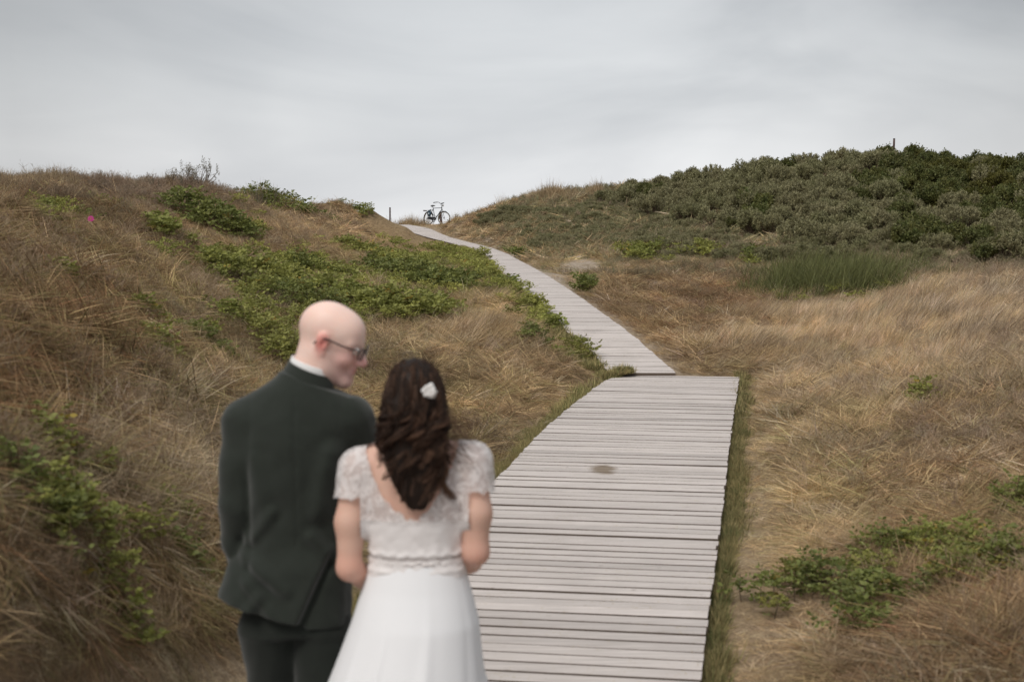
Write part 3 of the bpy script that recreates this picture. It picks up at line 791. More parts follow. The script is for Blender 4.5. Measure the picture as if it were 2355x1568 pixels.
    for (u0, v0, d0, u1, v1, d1, m) in [(0,425,24,400,408,31,330), (1066,502,72,1170,465,66,150), (1215,440,62,1380,450,58,380), (890,506,73,990,512,78,230), (1040,513,76,1070,508,75,20), (530,418,36,640,440,44,60)]:
        t = rg3.random(m); u = u0 + (u1 - u0) * t; v = v0 + (v1 - v0) * t; d = d0 + (d1 - d0) * t + rg3.normal(0, .6, m)
        if u0 == 890: d += 2
        q = np.array([P(a, b, c) for a, b, c in zip(u, v, d)]); pts.append(q)
    q = np.vstack(pts); n = len(q); dd, _ = path_dist(q[:, 0], q[:, 1]); q = q[dd > .4]; n = len(q)
    K = [tuft_mesh('crest_marram', gm, B(rg, 22, .12, .3, .62, .012, lean=(.1, 0), spread=.4, curve=.35, seg=3)) for _ in range(5)]
    s = rg3.uniform(.3, .75, n) * np.where(q[:, 1] < 33, .65, 1.35) * (.6 + .7 * (fbm(q[:, 0], q[:, 1], .7, 90) > .5))
    tint = np.array([.42, .32, .20]) * rg3.normal(1, .15, (n, 1))
    instancer('crest_grass', 'thin upright grass tufts standing along the dune crests against the sky', K,
              np.stack([q[:, 0], q[:, 1], H(q[:, 0], q[:, 1]) - .02], -1), np.stack([rg3.normal(0, .1, n), rg3.normal(0, .1, n), rg3.uniform(0, 6.28, n)], -1),
              np.stack([s, s, s], -1), rg3.integers(0, 5, n), tint)

# ================================================================== shrubs
def leaf_mat(name, a, b, c, trans=.3, spec=.25, rough=.55):
    n = NT(name); tone = n.attr('tone'); p = n.pos()
    r = n.n('ShaderNodeObjectInfo').outputs['Random']
    f = n.noise(3.1, 3, .6, p)
    col = n.mix(n.ramp(f, [(.35, 0.), (.65, 1.)]), a, b)
    col = n.mix(n.math('MULTIPLY', r, .45), col, c)
    col = n.mix(1., col, tone, 'MULTIPLY')
    return n.principled(col, rough, spec, trans=trans)

def leaves(rg, pts, dirs, ln, wd, jit=.5):
    """one pointed leaf (two folded triangles -> quad) at each point"""
    n = len(pts); d = dirs + rg.normal(0, jit, (n, 3)); d /= np.linalg.norm(d, axis=1)[:, None]
    s = np.cross(d, rg.normal(size=(n, 3))); s /= np.linalg.norm(s, axis=1)[:, None]
    L = (ln * rg.uniform(.6, 1.3, n))[:, None]; W = (wd * rg.uniform(.7, 1.2, n))[:, None]
    up = np.cross(s, d)
    V = np.stack([pts, pts + d * L * .5 + s * W / 2 + up * W * .15, pts + d * L, pts + d * L * .5 - s * W / 2 + up * W * .15], 1).reshape(-1, 3)
    Q = np.arange(4 * n).reshape(n, 4)
    return V, Q

def thorn_bush_meshes(rg, leafm, stemm, R=.6, Ht=.75, sprigs=150, per=26, ln=.055, wd=.014, up=.8, lw=1.):
    """rounded bush made of upright leafy sprigs with dark gaps between"""
    mb = MB(); st = MB(); tones = []
    # a few lobes make the outline uneven
    lobes = [(rg.normal(0, R * .42), rg.normal(0, R * .42), rg.uniform(.55, 1.) * Ht, rg.uniform(.35, .6) * R) for _ in range(6)]
    for k in range(sprigs):
        lx, ly, lz, lr = lobes[rg.integers(0, 6)]
        a = rg.uniform(0, 6.28); ph = math.acos(rg.uniform(-.15, 1))
        nrm = np.array([math.sin(ph) * math.cos(a), math.sin(ph) * math.sin(a), math.cos(ph)])
        p1 = np.array([lx, ly, lz - lr * .6]) + nrm * lr * rg.uniform(.75, 1.08)
        if p1[2] < .03: p1[2] = rg.uniform(.03, .2)
        d = nrm * (1 - up * .6) + np.array([.08, 0, up]) + rg.normal(0, .18, 3); d /= np.linalg.norm(d)
        L = rg.uniform(.12, .28) * (Ht / .75)
        p0 = p1 - d * L
        t = np.sort(rg.random(per)); pp = p0 + d * L * t[:, None] + rg.normal(0, .012 * lw, (per, 3))
        out = rg.normal(size=(per, 3)); out -= out @ d[:, None] * d
        dirs = out / np.linalg.norm(out, axis=1)[:, None] * .8 + d * .8
        V, Q = leaves(rg, pp, dirs, ln, wd); mb.add(V, Q)
        tt = rg.uniform(.75, 1.25) * rg.uniform(.85, 1.15, per); tones.append(np.repeat(tt, 4))
        if k % 3 == 0:
            st.tube([(lx * .3, ly * .3, 0), (p0 + np.array([lx, ly, 0]) * .3) * .6, p0, p0 + d * L * .8], [.010, .007, .005, .002], 4, False)
    V, Fs = mb.data(); me = mesh_np('shrub_foliage', V, Fs, leafm, True)
    t = np.concatenate(tones); vcol(me, 'tone', np.stack([t, t, t], -1))
    V, Fs = st.data(); ms = mesh_np('shrub_stems', V, Fs, stemm, True)
    return me, ms

def put_shrub(mesh, loc, s, rz, label, group=None, cat='shrub', name='shrub', sz=1.):
    e = empty(name, tuple(loc), rz); e.scale = (s, s, s * sz)
    for nm, me in (('foliage', mesh[0]), ('stems', mesh[1])):
        o = bpy.data.objects.new(nm, me); link(o, e)
    tag(e, label, cat, group); return e

def rose_patch(rg, u, v, ru, rv, leafm, stemm, label, ht=.3, dens=1., name='rose_bush', group='low green rose bushes on the dunes', ln=None, depth_k=1.):
    """low spreading bush of compound leaves following the ground"""
    c = ground_at(u, v); D = c[1]; m = D / F
    rx = ru * m; ry = max(rv * m * (3.0 if D < 12 else 4.2) * depth_k, rx * .35)
    ry = min(ry, rx * 2.2)
    area = math.pi * rx * ry
    near = D < 12
    if ln is None: ln = .034 if D < 10 else (.045 if D < 20 else .07)
    nst = int(min(dens * area * (100 if near else 75) * (.040 / ln) ** .5 + 14, 1500))
    mb = MB(); st = MB(); tones = []
    a = rg.uniform(0, 6.28, nst); r = np.sqrt(rg.random(nst))
    wob = 1 + .35 * np.sin(a * 3 + rg.uniform(0, 6)) * rg.uniform(.4, 1) + .2 * np.sin(a * 5 + rg.uniform(0, 6))
    x = c[0] + rx * r * wob * np.cos(a); y = c[1] + ry * r * wob * np.sin(a)
    d, _ = path_dist(x, y); keep = d > .05; x, y, r = x[keep], y[keep], r[keep]
    hole = fbm(x, y, 2.6 if near else 1.3, int(u) % 50); keep = hole > .36; x, y, r = x[keep], y[keep], r[keep]
    z = H(x, y)
    hh = ht * (1.05 - .6 * r ** 2) * rg.uniform(.55, 1.15, len(x)) * (.6 + .8 * fbm(x, y, 1.7, 12))
    for k in range(len(x)):
        top = np.array([x[k], y[k], z[k] + hh[k]]); b = np.array([x[k] + rg.normal(0, .05), y[k] + rg.normal(0, .05), z[k] - .02])
        if k % 2 == 0: st.tube([b, (b + top) / 2 + rg.normal(0, .02, 3), top], [.004, .003, .002], 3, False)
        for _ in range(5):          # compound leaves: pairs of leaflets along a stalk
            dz = rg.uniform(-.10, .02) * (ht / .3); az = rg.uniform(0, 6.28); el = rg.uniform(-.1, .6)
            dr = np.array([math.cos(az) * math.cos(el), math.sin(az) * math.cos(el), math.sin(el)])
            s = np.cross(dr, [0, 0, 1]); s /= np.linalg.norm(s)
            q = np.arange(1, 4)
            base = top + np.array([0, 0, dz]) + dr * (q[:, None] * ln * .75)
            pts = np.vstack([base, base, base[-1:]]); dirs = np.vstack([np.tile(s + dr * .5, (3, 1)), np.tile(-s + dr * .5, (3, 1)), dr[None]])
            V, Q = leaves(rg, pts, dirs, ln, ln * .62, .15); mb.add(V, Q)
            tones.append(np.repeat(rg.uniform(.7, 1.3) * rg.uniform(.9, 1.1, 7), 4))
    if not tones: return None
    e = empty(name, tuple(c)); 
    V, Fs = mb.data(); o = bpy.data.objects.new('foliage', mesh_np('rose_foliage', V - c, Fs, leafm, True)); link(o, e)
    t = np.concatenate(tones)
    tc = np.stack([t, t, t], -1)
    odd = np.repeat(rg.random(len(t) // 28) < .03, 28); tc[odd] *= np.array([1.35, .95, .75])
    vcol(o.data, 'tone', tc)
    if st.V: st.build('stems', stemm, e, origin=c).location = (0, 0, 0)
    tag(e, label, 'rose bush' if name == 'rose_bush' else 'shrub', group)
    return e

def flower(loc, r, mat, ymat, label, rg, group=None):
    mb = MB()
    for k in range(5):
        a = k * 2 * math.pi / 5 + rg.uniform(0, .3)
        for t0, t1 in ((0, .5), (.5, 1.)):
            w0, w1 = (.15, .55) if t0 == 0 else (.55, .4)
            d = np.array([math.cos(a), math.sin(a), 0]); s = np.array([-d[1], d[0], 0])
            z0, z1 = (0, .18) if t0 == 0 else (.18, .1)
            p = [d * t0 * r - s * w0 * r + [0, 0, z0 * r], d * t0 * r + s * w0 * r + [0, 0, z0 * r], d * t1 * r + s * w1 * r + [0, 0, z1 * r], d * t1 * r - s * w1 * r + [0, 0, z1 * r]]
            mb.add(p, [[0, 1, 2, 3]])
    e = empty('rose_flower', tuple(loc)); e.rotation_euler = (rg.uniform(.5, 1.2), rg.uniform(-.4, .4), rg.uniform(-.4, .4))
    mb.build('petals', mat, e); MB().ball((0, 0, .12 * r), .2 * r, 8, 6).build('flower_centre', ymat, e)
    MB().tube([(0, 0, 0), (0, .01, -.1), (0, .03, -.2)], [.003, .003, .002], 5).build('stalk', bpy.data.materials['stem_green'], e)
    tag(e, label, 'flower', group); return e

def build_shrubs():
    rg = np.random.default_rng(42)
    simple('stem_green', (.1, .12, .04)); stem = simple('woody_stem', (.13, .09, .06), .9)
    sage = leaf_mat('buckthorn_leaf', (.32, .305, .165), (.205, .20, .095), (.33, .28, .17))
    darkg = leaf_mat('dark_rose_leaf', (.12, .14, .045), (.165, .155, .05), (.10, .11, .045))
    roseg = leaf_mat('rose_leaf', (.275, .29, .075), (.20, .225, .06), (.34, .31, .10))
    rosed = leaf_mat('rose_leaf_dark', (.165, .19, .055), (.22, .23, .065), (.14, .165, .05))
    broom = leaf_mat('broom_shoots', (.15, .155, .055), (.10, .115, .04), (.17, .16, .06), trans=.1)
    if DBG == 'people': return
    S = [thorn_bush_meshes(rg, sage, stem, sprigs=260, per=24, ln=.075, wd=.026) for _ in range(6)]
    Dk = [thorn_bush_meshes(rg, darkg, stem, R=.62, Ht=.75, sprigs=240, per=22, ln=.075, wd=.045, up=.45, lw=2.) for _ in range(3)]
    Yg = [thorn_bush_meshes(rg, leaf_mat('willow_leaf', (.13, .125, .03), (.10, .105, .03), (.15, .13, .035)), stem, R=.6, Ht=.75, sprigs=220, per=22, ln=.07, wd=.04, up=.5, lw=2.)]
    # hill thicket: rows of bushes; top outline traced from the crest
    top = np.array([(1130,478),(1180,462),(1240,468),(1330,470),(1400,424),(1450,412),(1550,398),(1650,375),(1740,362),(1800,362),(1850,348),(1950,338),(2010,336),(2080,338),(2150,345),(2230,352),(2300,348),(2354,352),(2480,360)], float)
    n = 0; cells = []
    for u in np.arange(1395, 2500, 33):
        tv = np.interp(u, top[:, 0], top[:, 1])
        bot = np.interp(u, [1390, 1450, 1700, 2000, 2200, 2400], [485, 500, 545, 585, 600, 610])
        vs = np.arange(tv + 42, bot, 21)
        for v in vs: cells.append((u + rg.normal(0, 9), v + rg.normal(0, 5), (v - tv)))
    for u, v, dep in cells:
        tv = np.interp(u, top[:, 0], top[:, 1])
        g = ground_at(u, v, 54)
        s = rg.uniform(.62, 1.25) * (g[1] / 50) ** .5
        # keep the crest bushes under the traced outline
        tz = g[2] + .78 * s; uu, vv = project(np.array(g[0]), np.array(g[1]), np.array(tz))
        if vv < tv - 4:
            s *= max(.45, (v - (tv - 4)) / max(1., v - vv))
        pd = 1 / (1 + math.exp(-(u - 2080 - 60 * math.sin(v * .04)) / 60)) * (.85 if v < 520 else .5)
        py = math.exp(-((u - 2280) / 90) ** 2 - ((v - 450) / 40) ** 2)
        q = rg.random()
        if q < py: me, lab, gr = Yg[0], 'yellowish green bush low in the dark thicket near the right edge', 'yellowish green bushes in the thicket'
        elif q < pd or (rg.random() < .05): me, lab, gr = Dk[rg.integers(0, 3)], 'dark green rose bush in the thicket on the right hill', 'dark green bushes in the hill thicket'
        else: me, lab, gr = S[rg.integers(0, 6)], 'grey green buckthorn bush in the thicket covering the right hill', 'grey green buckthorn bushes on the right hill'
        put_shrub(me, (g[0], g[1], g[2] - .08), s, rg.uniform(0, 6.28), lab, gr, name='thorn_bush', sz=rg.uniform(.85, 1.1)); n += 1
    # lower, sparser grey bushes on the slope left of the thicket
    LOW = []
    for k in range(720):
        u = rg.uniform(1110, 1600); v = rg.uniform(452, 575) if u > 1200 else rg.uniform(480, 528)
        if u < 1200 and v < 478: continue
        tv = np.interp(u, top[:, 0], top[:, 1]) + 8
        if v < tv + 14: v = tv + 16
        g = ground_at(u, v, 60); s = rg.uniform(.25, .6)
        LOW.append((g[0], g[1], g[2] - .1, s, .8))
    for k in range(110):
        u = rg.uniform(1480, 2354); v = rg.uniform(530, 600) + (u - 1480) * .02
        g = ground_at(u, v, 40); s = rg.uniform(.28, .65)
        LOW.append((g[0], g[1], g[2] - .06, s, .85))
    LOW = np.array(LOW); m_ = len(LOW)
    instancer('low_scrub', 'low grey green scrub mixed with straw grass around the foot of the thicket', [x[0] for x in S], LOW[:, :3],
              np.stack([np.zeros(m_), np.zeros(m_), rg.uniform(0, 6.28, m_)], -1), np.stack([LOW[:, 3], LOW[:, 3], LOW[:, 3] * LOW[:, 4]], -1), rg.integers(0, 6, m_), np.ones((m_, 3)))
    # bushes on the left crest, sparse upright sprigs
    C = [thorn_bush_meshes(rg, leaf_mat('crest_leaf', (.19, .17, .12), (.15, .14, .09), (.23, .19, .14)), stem, R=.45, Ht=.6, sprigs=46, per=22, ln=.04, wd=.011, up=1.1) for _ in range(3)]
    names = ['leftmost sparse twiggy bush on the left dune crest', 'sparse bush beside the tallest grass on the left dune crest', 'tall thin sprigs of a bush at the middle of the left crest',
             'sparse bush just right of the thin sprigs on the left crest', 'low sparse bush where the left crest starts to fall', 'thin bush left of the bright green bush on the crest', 'sparse bush touching the bright green crest bush']
    for (u, v, d, s), lab in zip([(330,420,29,.8),(415,415,31,1.05),(455,413,32,1.15),(510,422,34,1.2),(560,430,36,.8),(610,440,39,.95),(645,448,41,.8)], names):
        q = P(u, v, d); z = float(H(q[0], q[1]))
        put_shrub(C[rg.integers(0, 3)], (q[0], q[1], z - .03), s, rg.uniform(0, 6), lab, 'sparse bushes on the left dune crest', name='crest_bush')
    # low rose bushes: u, v, ru, rv, dark?, height, label
    for u, v, ru, rv, dk, ht, lab in ROSE:
        rose_patch(rg, u, v, ru, rv, rosed if dk else roseg, stem, lab, ht)
    # broom: a dark mound of fine upright shoots
    g = ground_at(1880, 672)
    e = empty('broom_bush', tuple(g)); mb = MB(); tn = []
    for (du, dv, k, w) in [(0, 0, 26, 1.), (-75, 5, 18, .8), (70, -6, 22, .8), (130, -22, 14, .55), (190, -34, 8, .4), (20, -25, 20, .9), (-50, -22, 14, .7), (100, -38, 14, .6)]:
        c = ground_at(1880 + du, 668 + dv) 
        for q in range(k * 3):
            V, Q, T, tone = blades(rg, 55, .20, .28, .78 * (w + .15), .012, lean=(.2, 0), spread=.95, curve=.6, seg=2)
            V = V * rg.uniform(.55, 1.05) + np.array([c[0] + rg.normal(0, .45), c[1] + rg.normal(0, .7), 0]); 
            zz = H(V[:1, 0], V[:1, 1])[0]; V[:, 2] += zz - .03
            mb.add(V, Q, T); tn.append(tone)
    V, Fs = mb.data(); o = bpy.data.objects.new('foliage', mesh_np('broom', V - g, Fs, broom)); link(o, e); t = np.concatenate(tn); vcol(o.data, 'tone', np.stack([t, t, t], -1))
    tag(e, 'big dark olive green broom mound in the pale grass at right', 'shrub')
    # flowers
    mag = simple('magenta_petal', (.36, .015, .15), .6, var=.1); pk = simple('pink_petal', (.40, .12, .16), .6, var=.1); yl = simple('flower_yellow', (.6, .45, .08))
    q = P(210, 533, 15.2); q = ground_at(210, 545); flower((q[0], q[1], q[2] + .2), .036, mag, yl, 'magenta wild rose flower on the left slope', rg)
    fl = [(1560,492),(1590,498),(2180,330+25),(2290,362),(2330,378),(2150,360),(2305,470),(2345,480),(2150,500),(2060,470),(1980,565),(2230,520)]
    for u, v in [(1582,492),(2335,377),(2328,486),(2356-30,478),(2300,520),(2160,365)]:
        g = ground_at(u, v + 14, 50); s = P(u, v, g[1] - .5)
        flower(s, .05, pk, yl, 'small pink rose bloom in the thicket on the right hill', rg, 'pink blooms in the hill thicket')

# ================================================================== posts
def build_posts():
    m = simple('post_wood', (.085, .05, .045), .85, scale=12, bump=.4)
    def post(u, vt, vb, d, r, lean, label):
        a = P(u, vb, d); z0 = float(H(a[0], a[1])) - .3; t = P(u + lean, vt, d)
        e = empty('fence_post', (a[0], a[1], z0)); L = t[2] - z0
        k = np.linspace(0, 1, 7); dx = (t[0] - a[0])
        mb = MB().tube(np.stack([dx * k, 0 * k, L * k], -1), r * (1.05 - .08 * k), 10); mb.build('post', m, e)
        MB().tube([(dx * 1.0, 0, L - .002), (dx, 0, L + .018)], [r * 1.06, r * 1.0], 10).build('post_cap', simple('post_cap', (.04, .035, .035), .8), e)
        tag(e, label, 'fence post', 'old wooden posts on the dunes')
    post(896.5, 478, 520, 76, .042, 0, 'thin wooden fence post left of the bicycle in the gap')
    post(1016, 488, 520, 76.6, .065, -4, 'thick leaning wooden post just behind the bicycle')
    post(2053.5, 320, 352, 53.5, .040, 2, 'lone wooden post sticking up above the thicket on the right hill')

# ================================================================== sky, sun, camera
def build_world():
    w = bpy.data.worlds.new('World'); sc.world = w; w.use_nodes = True
    t = w.node_tree; t.nodes.clear()
    N = lambda s: t.nodes.new(s)
    out = N('ShaderNodeOutputWorld'); bg = N('ShaderNodeBackground'); t.links.new(bg.outputs[0], out.inputs[0])
    sky = N('ShaderNodeTexSky'); sky.sky_type = 'NISHITA'; sky.sun_disc = False
    sky.sun_elevation = SUN_EL; sky.sun_rotation = SUN_ROT; sky.air_density = 1.2; sky.dust_density = 3.
    tc = N('ShaderNodeTexCoord')
    def noise(scale, loc, det=5, rough=.55, dist=.3, s=1.):
        mp = N('ShaderNodeMapping'); mp.inputs['Scale'].default_value = scale; mp.inputs['Location'].default_value = loc
        mp.inputs['Rotation'].default_value = (0, math.radians(-6), 0)
        t.links.new(tc.outputs['Generated'], mp.inputs['Vector'])
        n = N('ShaderNodeTexNoise'); n.inputs['Scale'].default_value = s; n.inputs['Detail'].default_value = det
        n.inputs['Roughness'].default_value = rough; n.inputs['Distortion'].default_value = dist
        t.links.new(mp.outputs[0], n.inputs['Vector']); return n.outputs['Fac']
    def ramp(f, st):
        r = N('ShaderNodeValToRGB'); t.links.new(f, r.inputs[0]); e = r.color_ramp.elements
        while len(e) < len(st): e.new(.5)
        for q, (p, c) in zip(e, st): q.position = p; q.color = (*c, 1)
        return r.outputs[0]
    def mix(f, a, b, mode='MIX'):
        m = N('ShaderNodeMix'); m.data_type = 'RGBA'; m.blend_type = mode
        for k, v in ((0, f), (6, a), (7, b)):
            if isinstance(v, bpy.types.NodeSocket): t.links.new(v, m.inputs[k])
            else: m.inputs[k].default_value = v if k == 0 else (*v, 1)
        return m.outputs[2]
    def mth(op, a, b=0., c=0.):
        m = N('ShaderNodeMath'); m.operation = op
        for k, v in enumerate((a, b, c)):
            if isinstance(v, bpy.types.NodeSocket): t.links.new(v, m.inputs[k])
            else: m.inputs[k].default_value = v
        return m.outputs[0]
    sep = N('ShaderNodeSeparateXYZ'); t.links.new(tc.outputs['Generated'], sep.inputs[0])
    el = sep.outputs['Z']; ax = sep.outputs['X']
    # layered stratus: bright low band ahead, darker banks higher up
    base = ramp(el, [(0., (.70, .705, .715)), (.05, (.67, .677, .69)), (.11, (.565, .577, .592)), (.19, (.40, .413, .43)), (.32, (.38, .395, .415)), (.5, (.52, .54, .56)), (1., (.66, .68, .70))])
    n1 = noise((1.3, 1.3, 4.2), (0.2, .3, .1), 5, .5, .7, 1.7)
    n2 = noise((3.2, 3.2, 9.), (1.7, .3, .4), 5, .5, .9, 1.6)
    cl = ramp(n1, [(.32, (.78, .79, .805)), (.5, (1., 1., 1.)), (.68, (1.13, 1.128, 1.12))])
    c2 = ramp(n2, [(.3, (.95, .953, .957)), (.7, (1.045, 1.043, 1.038))])
    col = mix(1., base, cl, 'MULTIPLY'); col = mix(1., col, c2, 'MULTIPLY')
    # sky darkened in colour towards both sides: lens falloff as well as cloud
    xr = mth('MULTIPLY_ADD', ax, 1., -.02)
    side = mth('ABSOLUTE', xr); side = mth('POWER', side, 2.)
    sd = mth('SUBTRACT', 1., mth('MULTIPLY', mth('MINIMUM', side, .12), 2.6))
    cmb = N('ShaderNodeCombineXYZ'); [t.links.new(sd, cmb.inputs[k]) for k in range(3)]
    col = mix(1., col, cmb.outputs[0], 'MULTIPLY')
    up10 = N('ShaderNodeVectorMath'); up10.operation = 'SCALE'; up10.inputs['Scale'].default_value = 10.
    t.links.new(col, up10.inputs[0])
    fin = mix(.93, sky.outputs[0], up10.outputs[0])
    t.links.new(fin, bg.inputs[0]); bg.inputs[1].default_value = .1

SUN_EL = math.radians(52); SUN_AZ = math.radians(215)      # behind the photographer, from the left
SUN_ROT = SUN_AZ
def build_light_camera():
    L = bpy.data.lights.new('sun', 'SUN'); L.energy = 1.5; L.angle = math.radians(22); L.color = (1., .95, .88)
    o = bpy.data.objects.new('sun', L); link(o)
    d = Vector((math.sin(SUN_AZ) * math.cos(SUN_EL), math.cos(SUN_AZ) * math.cos(SUN_EL), math.sin(SUN_EL)))
    o.rotation_euler = d.to_track_quat('Z', 'Y').to_euler(); o.location = d * 50
    c = bpy.data.cameras.new('camera'); co = bpy.data.objects.new('camera', c); link(co)
    c.sensor_width = 36; c.lens = 36 * F / 2354.; c.clip_end = 3000; c.clip_start = .05
    co.location = (0, 0, CAMZ); co.rotation_euler = (math.pi / 2 - TH, 0, 0)
    c.dof.use_dof = True; c.dof.focus_distance = 34; c.dof.aperture_fstop = 3.6; c.dof.aperture_blades = 9
    sc.camera = co
    sc.view_settings.view_transform = 'Standard'; sc.view_settings.look = 'None'
    sc.view_settings.exposure = .42
    sc.cycles.max_bounces = 6; sc.cycles.diffuse_bounces = 3; sc.cycles.transmission_bounces = 4; sc.cycles.transparent_max_bounces = 12; sc.cycles.sample_clamp_indirect = 6
    sc.view_settings.gamma = 1; sc.view_settings.use_curve_mapping = False

# ================================================================== implicit-surface modelling
class Field:
    """distance field on a grid; smooth unions of shapes, meshed with surface nets"""
    def __init__(s, lo, hi, h):
        s.lo = np.array(lo, float); s.h = h
        s.n = np.ceil((np.array(hi) - s.lo) / h).astype(int) + 1
        s.f = np.full(s.n, 1.0, np.float32)
    def box(s, lo, hi, pad):
        i0 = np.maximum(0, np.floor((np.array(lo) - pad - s.lo) / s.h).astype(int)); i1 = np.minimum(s.n, np.ceil((np.array(hi) + pad - s.lo) / s.h).astype(int) + 1)
        if (i1 <= i0).any(): return None, None
        ax = [s.lo[k] + s.h * np.arange(i0[k], i1[k]) for k in range(3)]
        P_ = np.stack(np.meshgrid(*ax, indexing='ij'), -1)
        return tuple(slice(a, b) for a, b in zip(i0, i1)), P_
    def apply(s, sl, d, k, op='add'):
        a = s.f[sl]
        if op == 'sub': a = -a
        if k > 0:
            h = np.clip(.5 + .5 * (a - d) / k, 0, 1)
            r = a * (1 - h) + d * h - k * h * (1 - h)
        else: r = np.minimum(a, d)
        if op == 'sub': r = -r
        s.f[sl] = r
    def cap(s, a, b, ra, rb=None, k=.02, op='add'):
        rb = ra if rb is None else rb
        a = np.array(a, float); b = np.array(b, float); m = max(ra, rb)
        sl, p = s.box(np.minimum(a, b) - m, np.maximum(a, b) + m, k * 1.5 + .02)
        if sl is None: return s
        ab = b - a; t = np.clip(((p - a) @ ab) / (ab @ ab + 1e-12), 0, 1)
        d = np.linalg.norm(p - a - t[..., None] * ab, axis=-1) - (ra + (rb - ra) * t)
        s.apply(sl, d, k, op); return s
    def chain(s, pts, rs, k=.02):
        for i in range(len(pts) - 1): s.cap(pts[i], pts[i + 1], rs[i], rs[i + 1], k)
        return s
    def ell(s, c, r, R=None, k=.02, op='add'):
        c = np.array(c, float); r = np.array(r, float); m = r.max()
        sl, p = s.box(c - m, c + m, k * 1.5 + .02)
        if sl is None: return s
        q = p - c
        if R is not None: q = q @ np.asarray(R)
        k0 = np.linalg.norm(q / r, axis=-1); k1 = np.linalg.norm(q / r ** 2, axis=-1) + 1e-9
        d = k0 * (k0 - 1) / k1
        s.apply(sl, d, k, op); return s
    def loft(s, secs, k=.03, ex=2.4):
        """sections: (z, cx, cy, a, b)"""
        A = np.array(secs, float); A = A[np.argsort(A[:, 0])]
        lo = [(A[:, 1] - A[:, 3]).min(), (A[:, 2] - A[:, 4]).min(), A[0, 0]]; hi = [(A[:, 1] + A[:, 3]).max(), (A[:, 2] + A[:, 4]).max(), A[-1, 0]]
        sl, p = s.box(lo, hi, k * 1.5 + .03)
        z = p[..., 2]
        g = [np.interp(z, A[:, 0], A[:, j]) for j in range(1, 5)]
        for j in range(4):   # soften the interpolation
            g[j] = (g[j] * 2 + np.interp(z - .02, A[:, 0], A[:, j + 1]) + np.interp(z + .02, A[:, 0], A[:, j + 1])) / 4
        cx, cy, a, b = g
        u = np.abs((p[..., 0] - cx) / a); v = np.abs((p[..., 1] - cy) / b)
        rr = (u ** ex + v ** ex) ** (1 / ex)
        d = (rr - 1) * np.minimum(a, b) * .9
        dz = np.maximum(A[0, 0] - z, z - A[-1, 0])
        d = np.maximum(d, dz)
        s.apply(sl, d, k); return s
    def mesh(s, smooth=2, f=None):
        f = s.f if f is None else f
        n = f.shape; sg = f < 0
        c = [sg[i:n[0] - 1 + i, j:n[1] - 1 + j, k:n[2] - 1 + k] for i in (0, 1) for j in (0, 1) for k in (0, 1)]
        tot = sum(x.astype(np.int8) for x in c); act = (tot > 0) & (tot < 8)
        idx = -np.ones(act.shape, np.int64); cells = np.argwhere(act); idx[act] = np.arange(len(cells))
        acc = np.zeros((len(cells), 3)); cnt = np.zeros(len(cells))
        corners = [(i, j, k) for i in (0, 1) for j in (0, 1) for k in (0, 1)]
        for a in range(8):
            for b in range(a + 1, 8):
                ca, cb = np.array(corners[a]), np.array(corners[b])
                if np.abs(ca - cb).sum() != 1: continue
                fa = f[tuple((cells + ca).T)].astype(float); fb = f[tuple((cells + cb).T)].astype(float)
                m = (fa < 0) != (fb < 0); t = fa / (fa - fb + 1e-12)
                pt = cells + ca + (cb - ca) * t[:, None]
                acc[m] += pt[m]; cnt[m] += 1
        V = acc / cnt[:, None]
        Q = []
        for ax in range(3):
            o1, o2 = [q for q in range(3) if q != ax]
            a = sg; sl0 = [slice(1, n[q] - 1) for q in range(3)]; sl0[ax] = slice(0, n[ax] - 1); sl1 = list(sl0); sl1[ax] = slice(1, n[ax])
            e = a[tuple(sl0)] != a[tuple(sl1)]; pos = np.argwhere(e)
            if not len(pos): continue
            off = np.array([1, 1, 1]); off[ax] = 0; pos = pos + off
            inside = a[tuple(pos.T)]
            def cell(d1, d2):
                q = pos.copy(); q[:, o1] += d1; q[:, o2] += d2; return idx[tuple(q.T)]
            quad = np.stack([cell(-1, -1), cell(0, -1), cell(0, 0), cell(-1, 0)], -1)
            flip = inside if ax != 1 else ~inside
            quad[~flip] = quad[~flip][:, ::-1]
            Q.append(quad)
        Q = np.vstack(Q)
        for _ in range(smooth):
            S = np.zeros_like(V); w = np.zeros(len(V))
            for a, b in ((0, 1), (1, 2), (2, 3), (3, 0)):
                for x, y in ((a, b), (b, a)):
                    np.add.at(S, Q[:, x], V[Q[:, y]]); np.add.at(w, Q[:, x], 1)
            V = V * .4 + .6 * S / w[:, None]
        return V * s.h + s.lo, Q

def keep_faces(V, Q, m):
    """keep faces whose centre satisfies mask m"""
    Q = Q[m]; used = np.unique(Q); mp = -np.ones(len(V), int); mp[used] = np.arange(len(used))
    return V[used], mp[Q]

def nz(p, s, seed=0):
    return (fbm(p[..., 0] * s + p[..., 1] * s * .5, p[..., 2] * s + p[..., 1] * s * .7, 1., seed) - .5) * 2

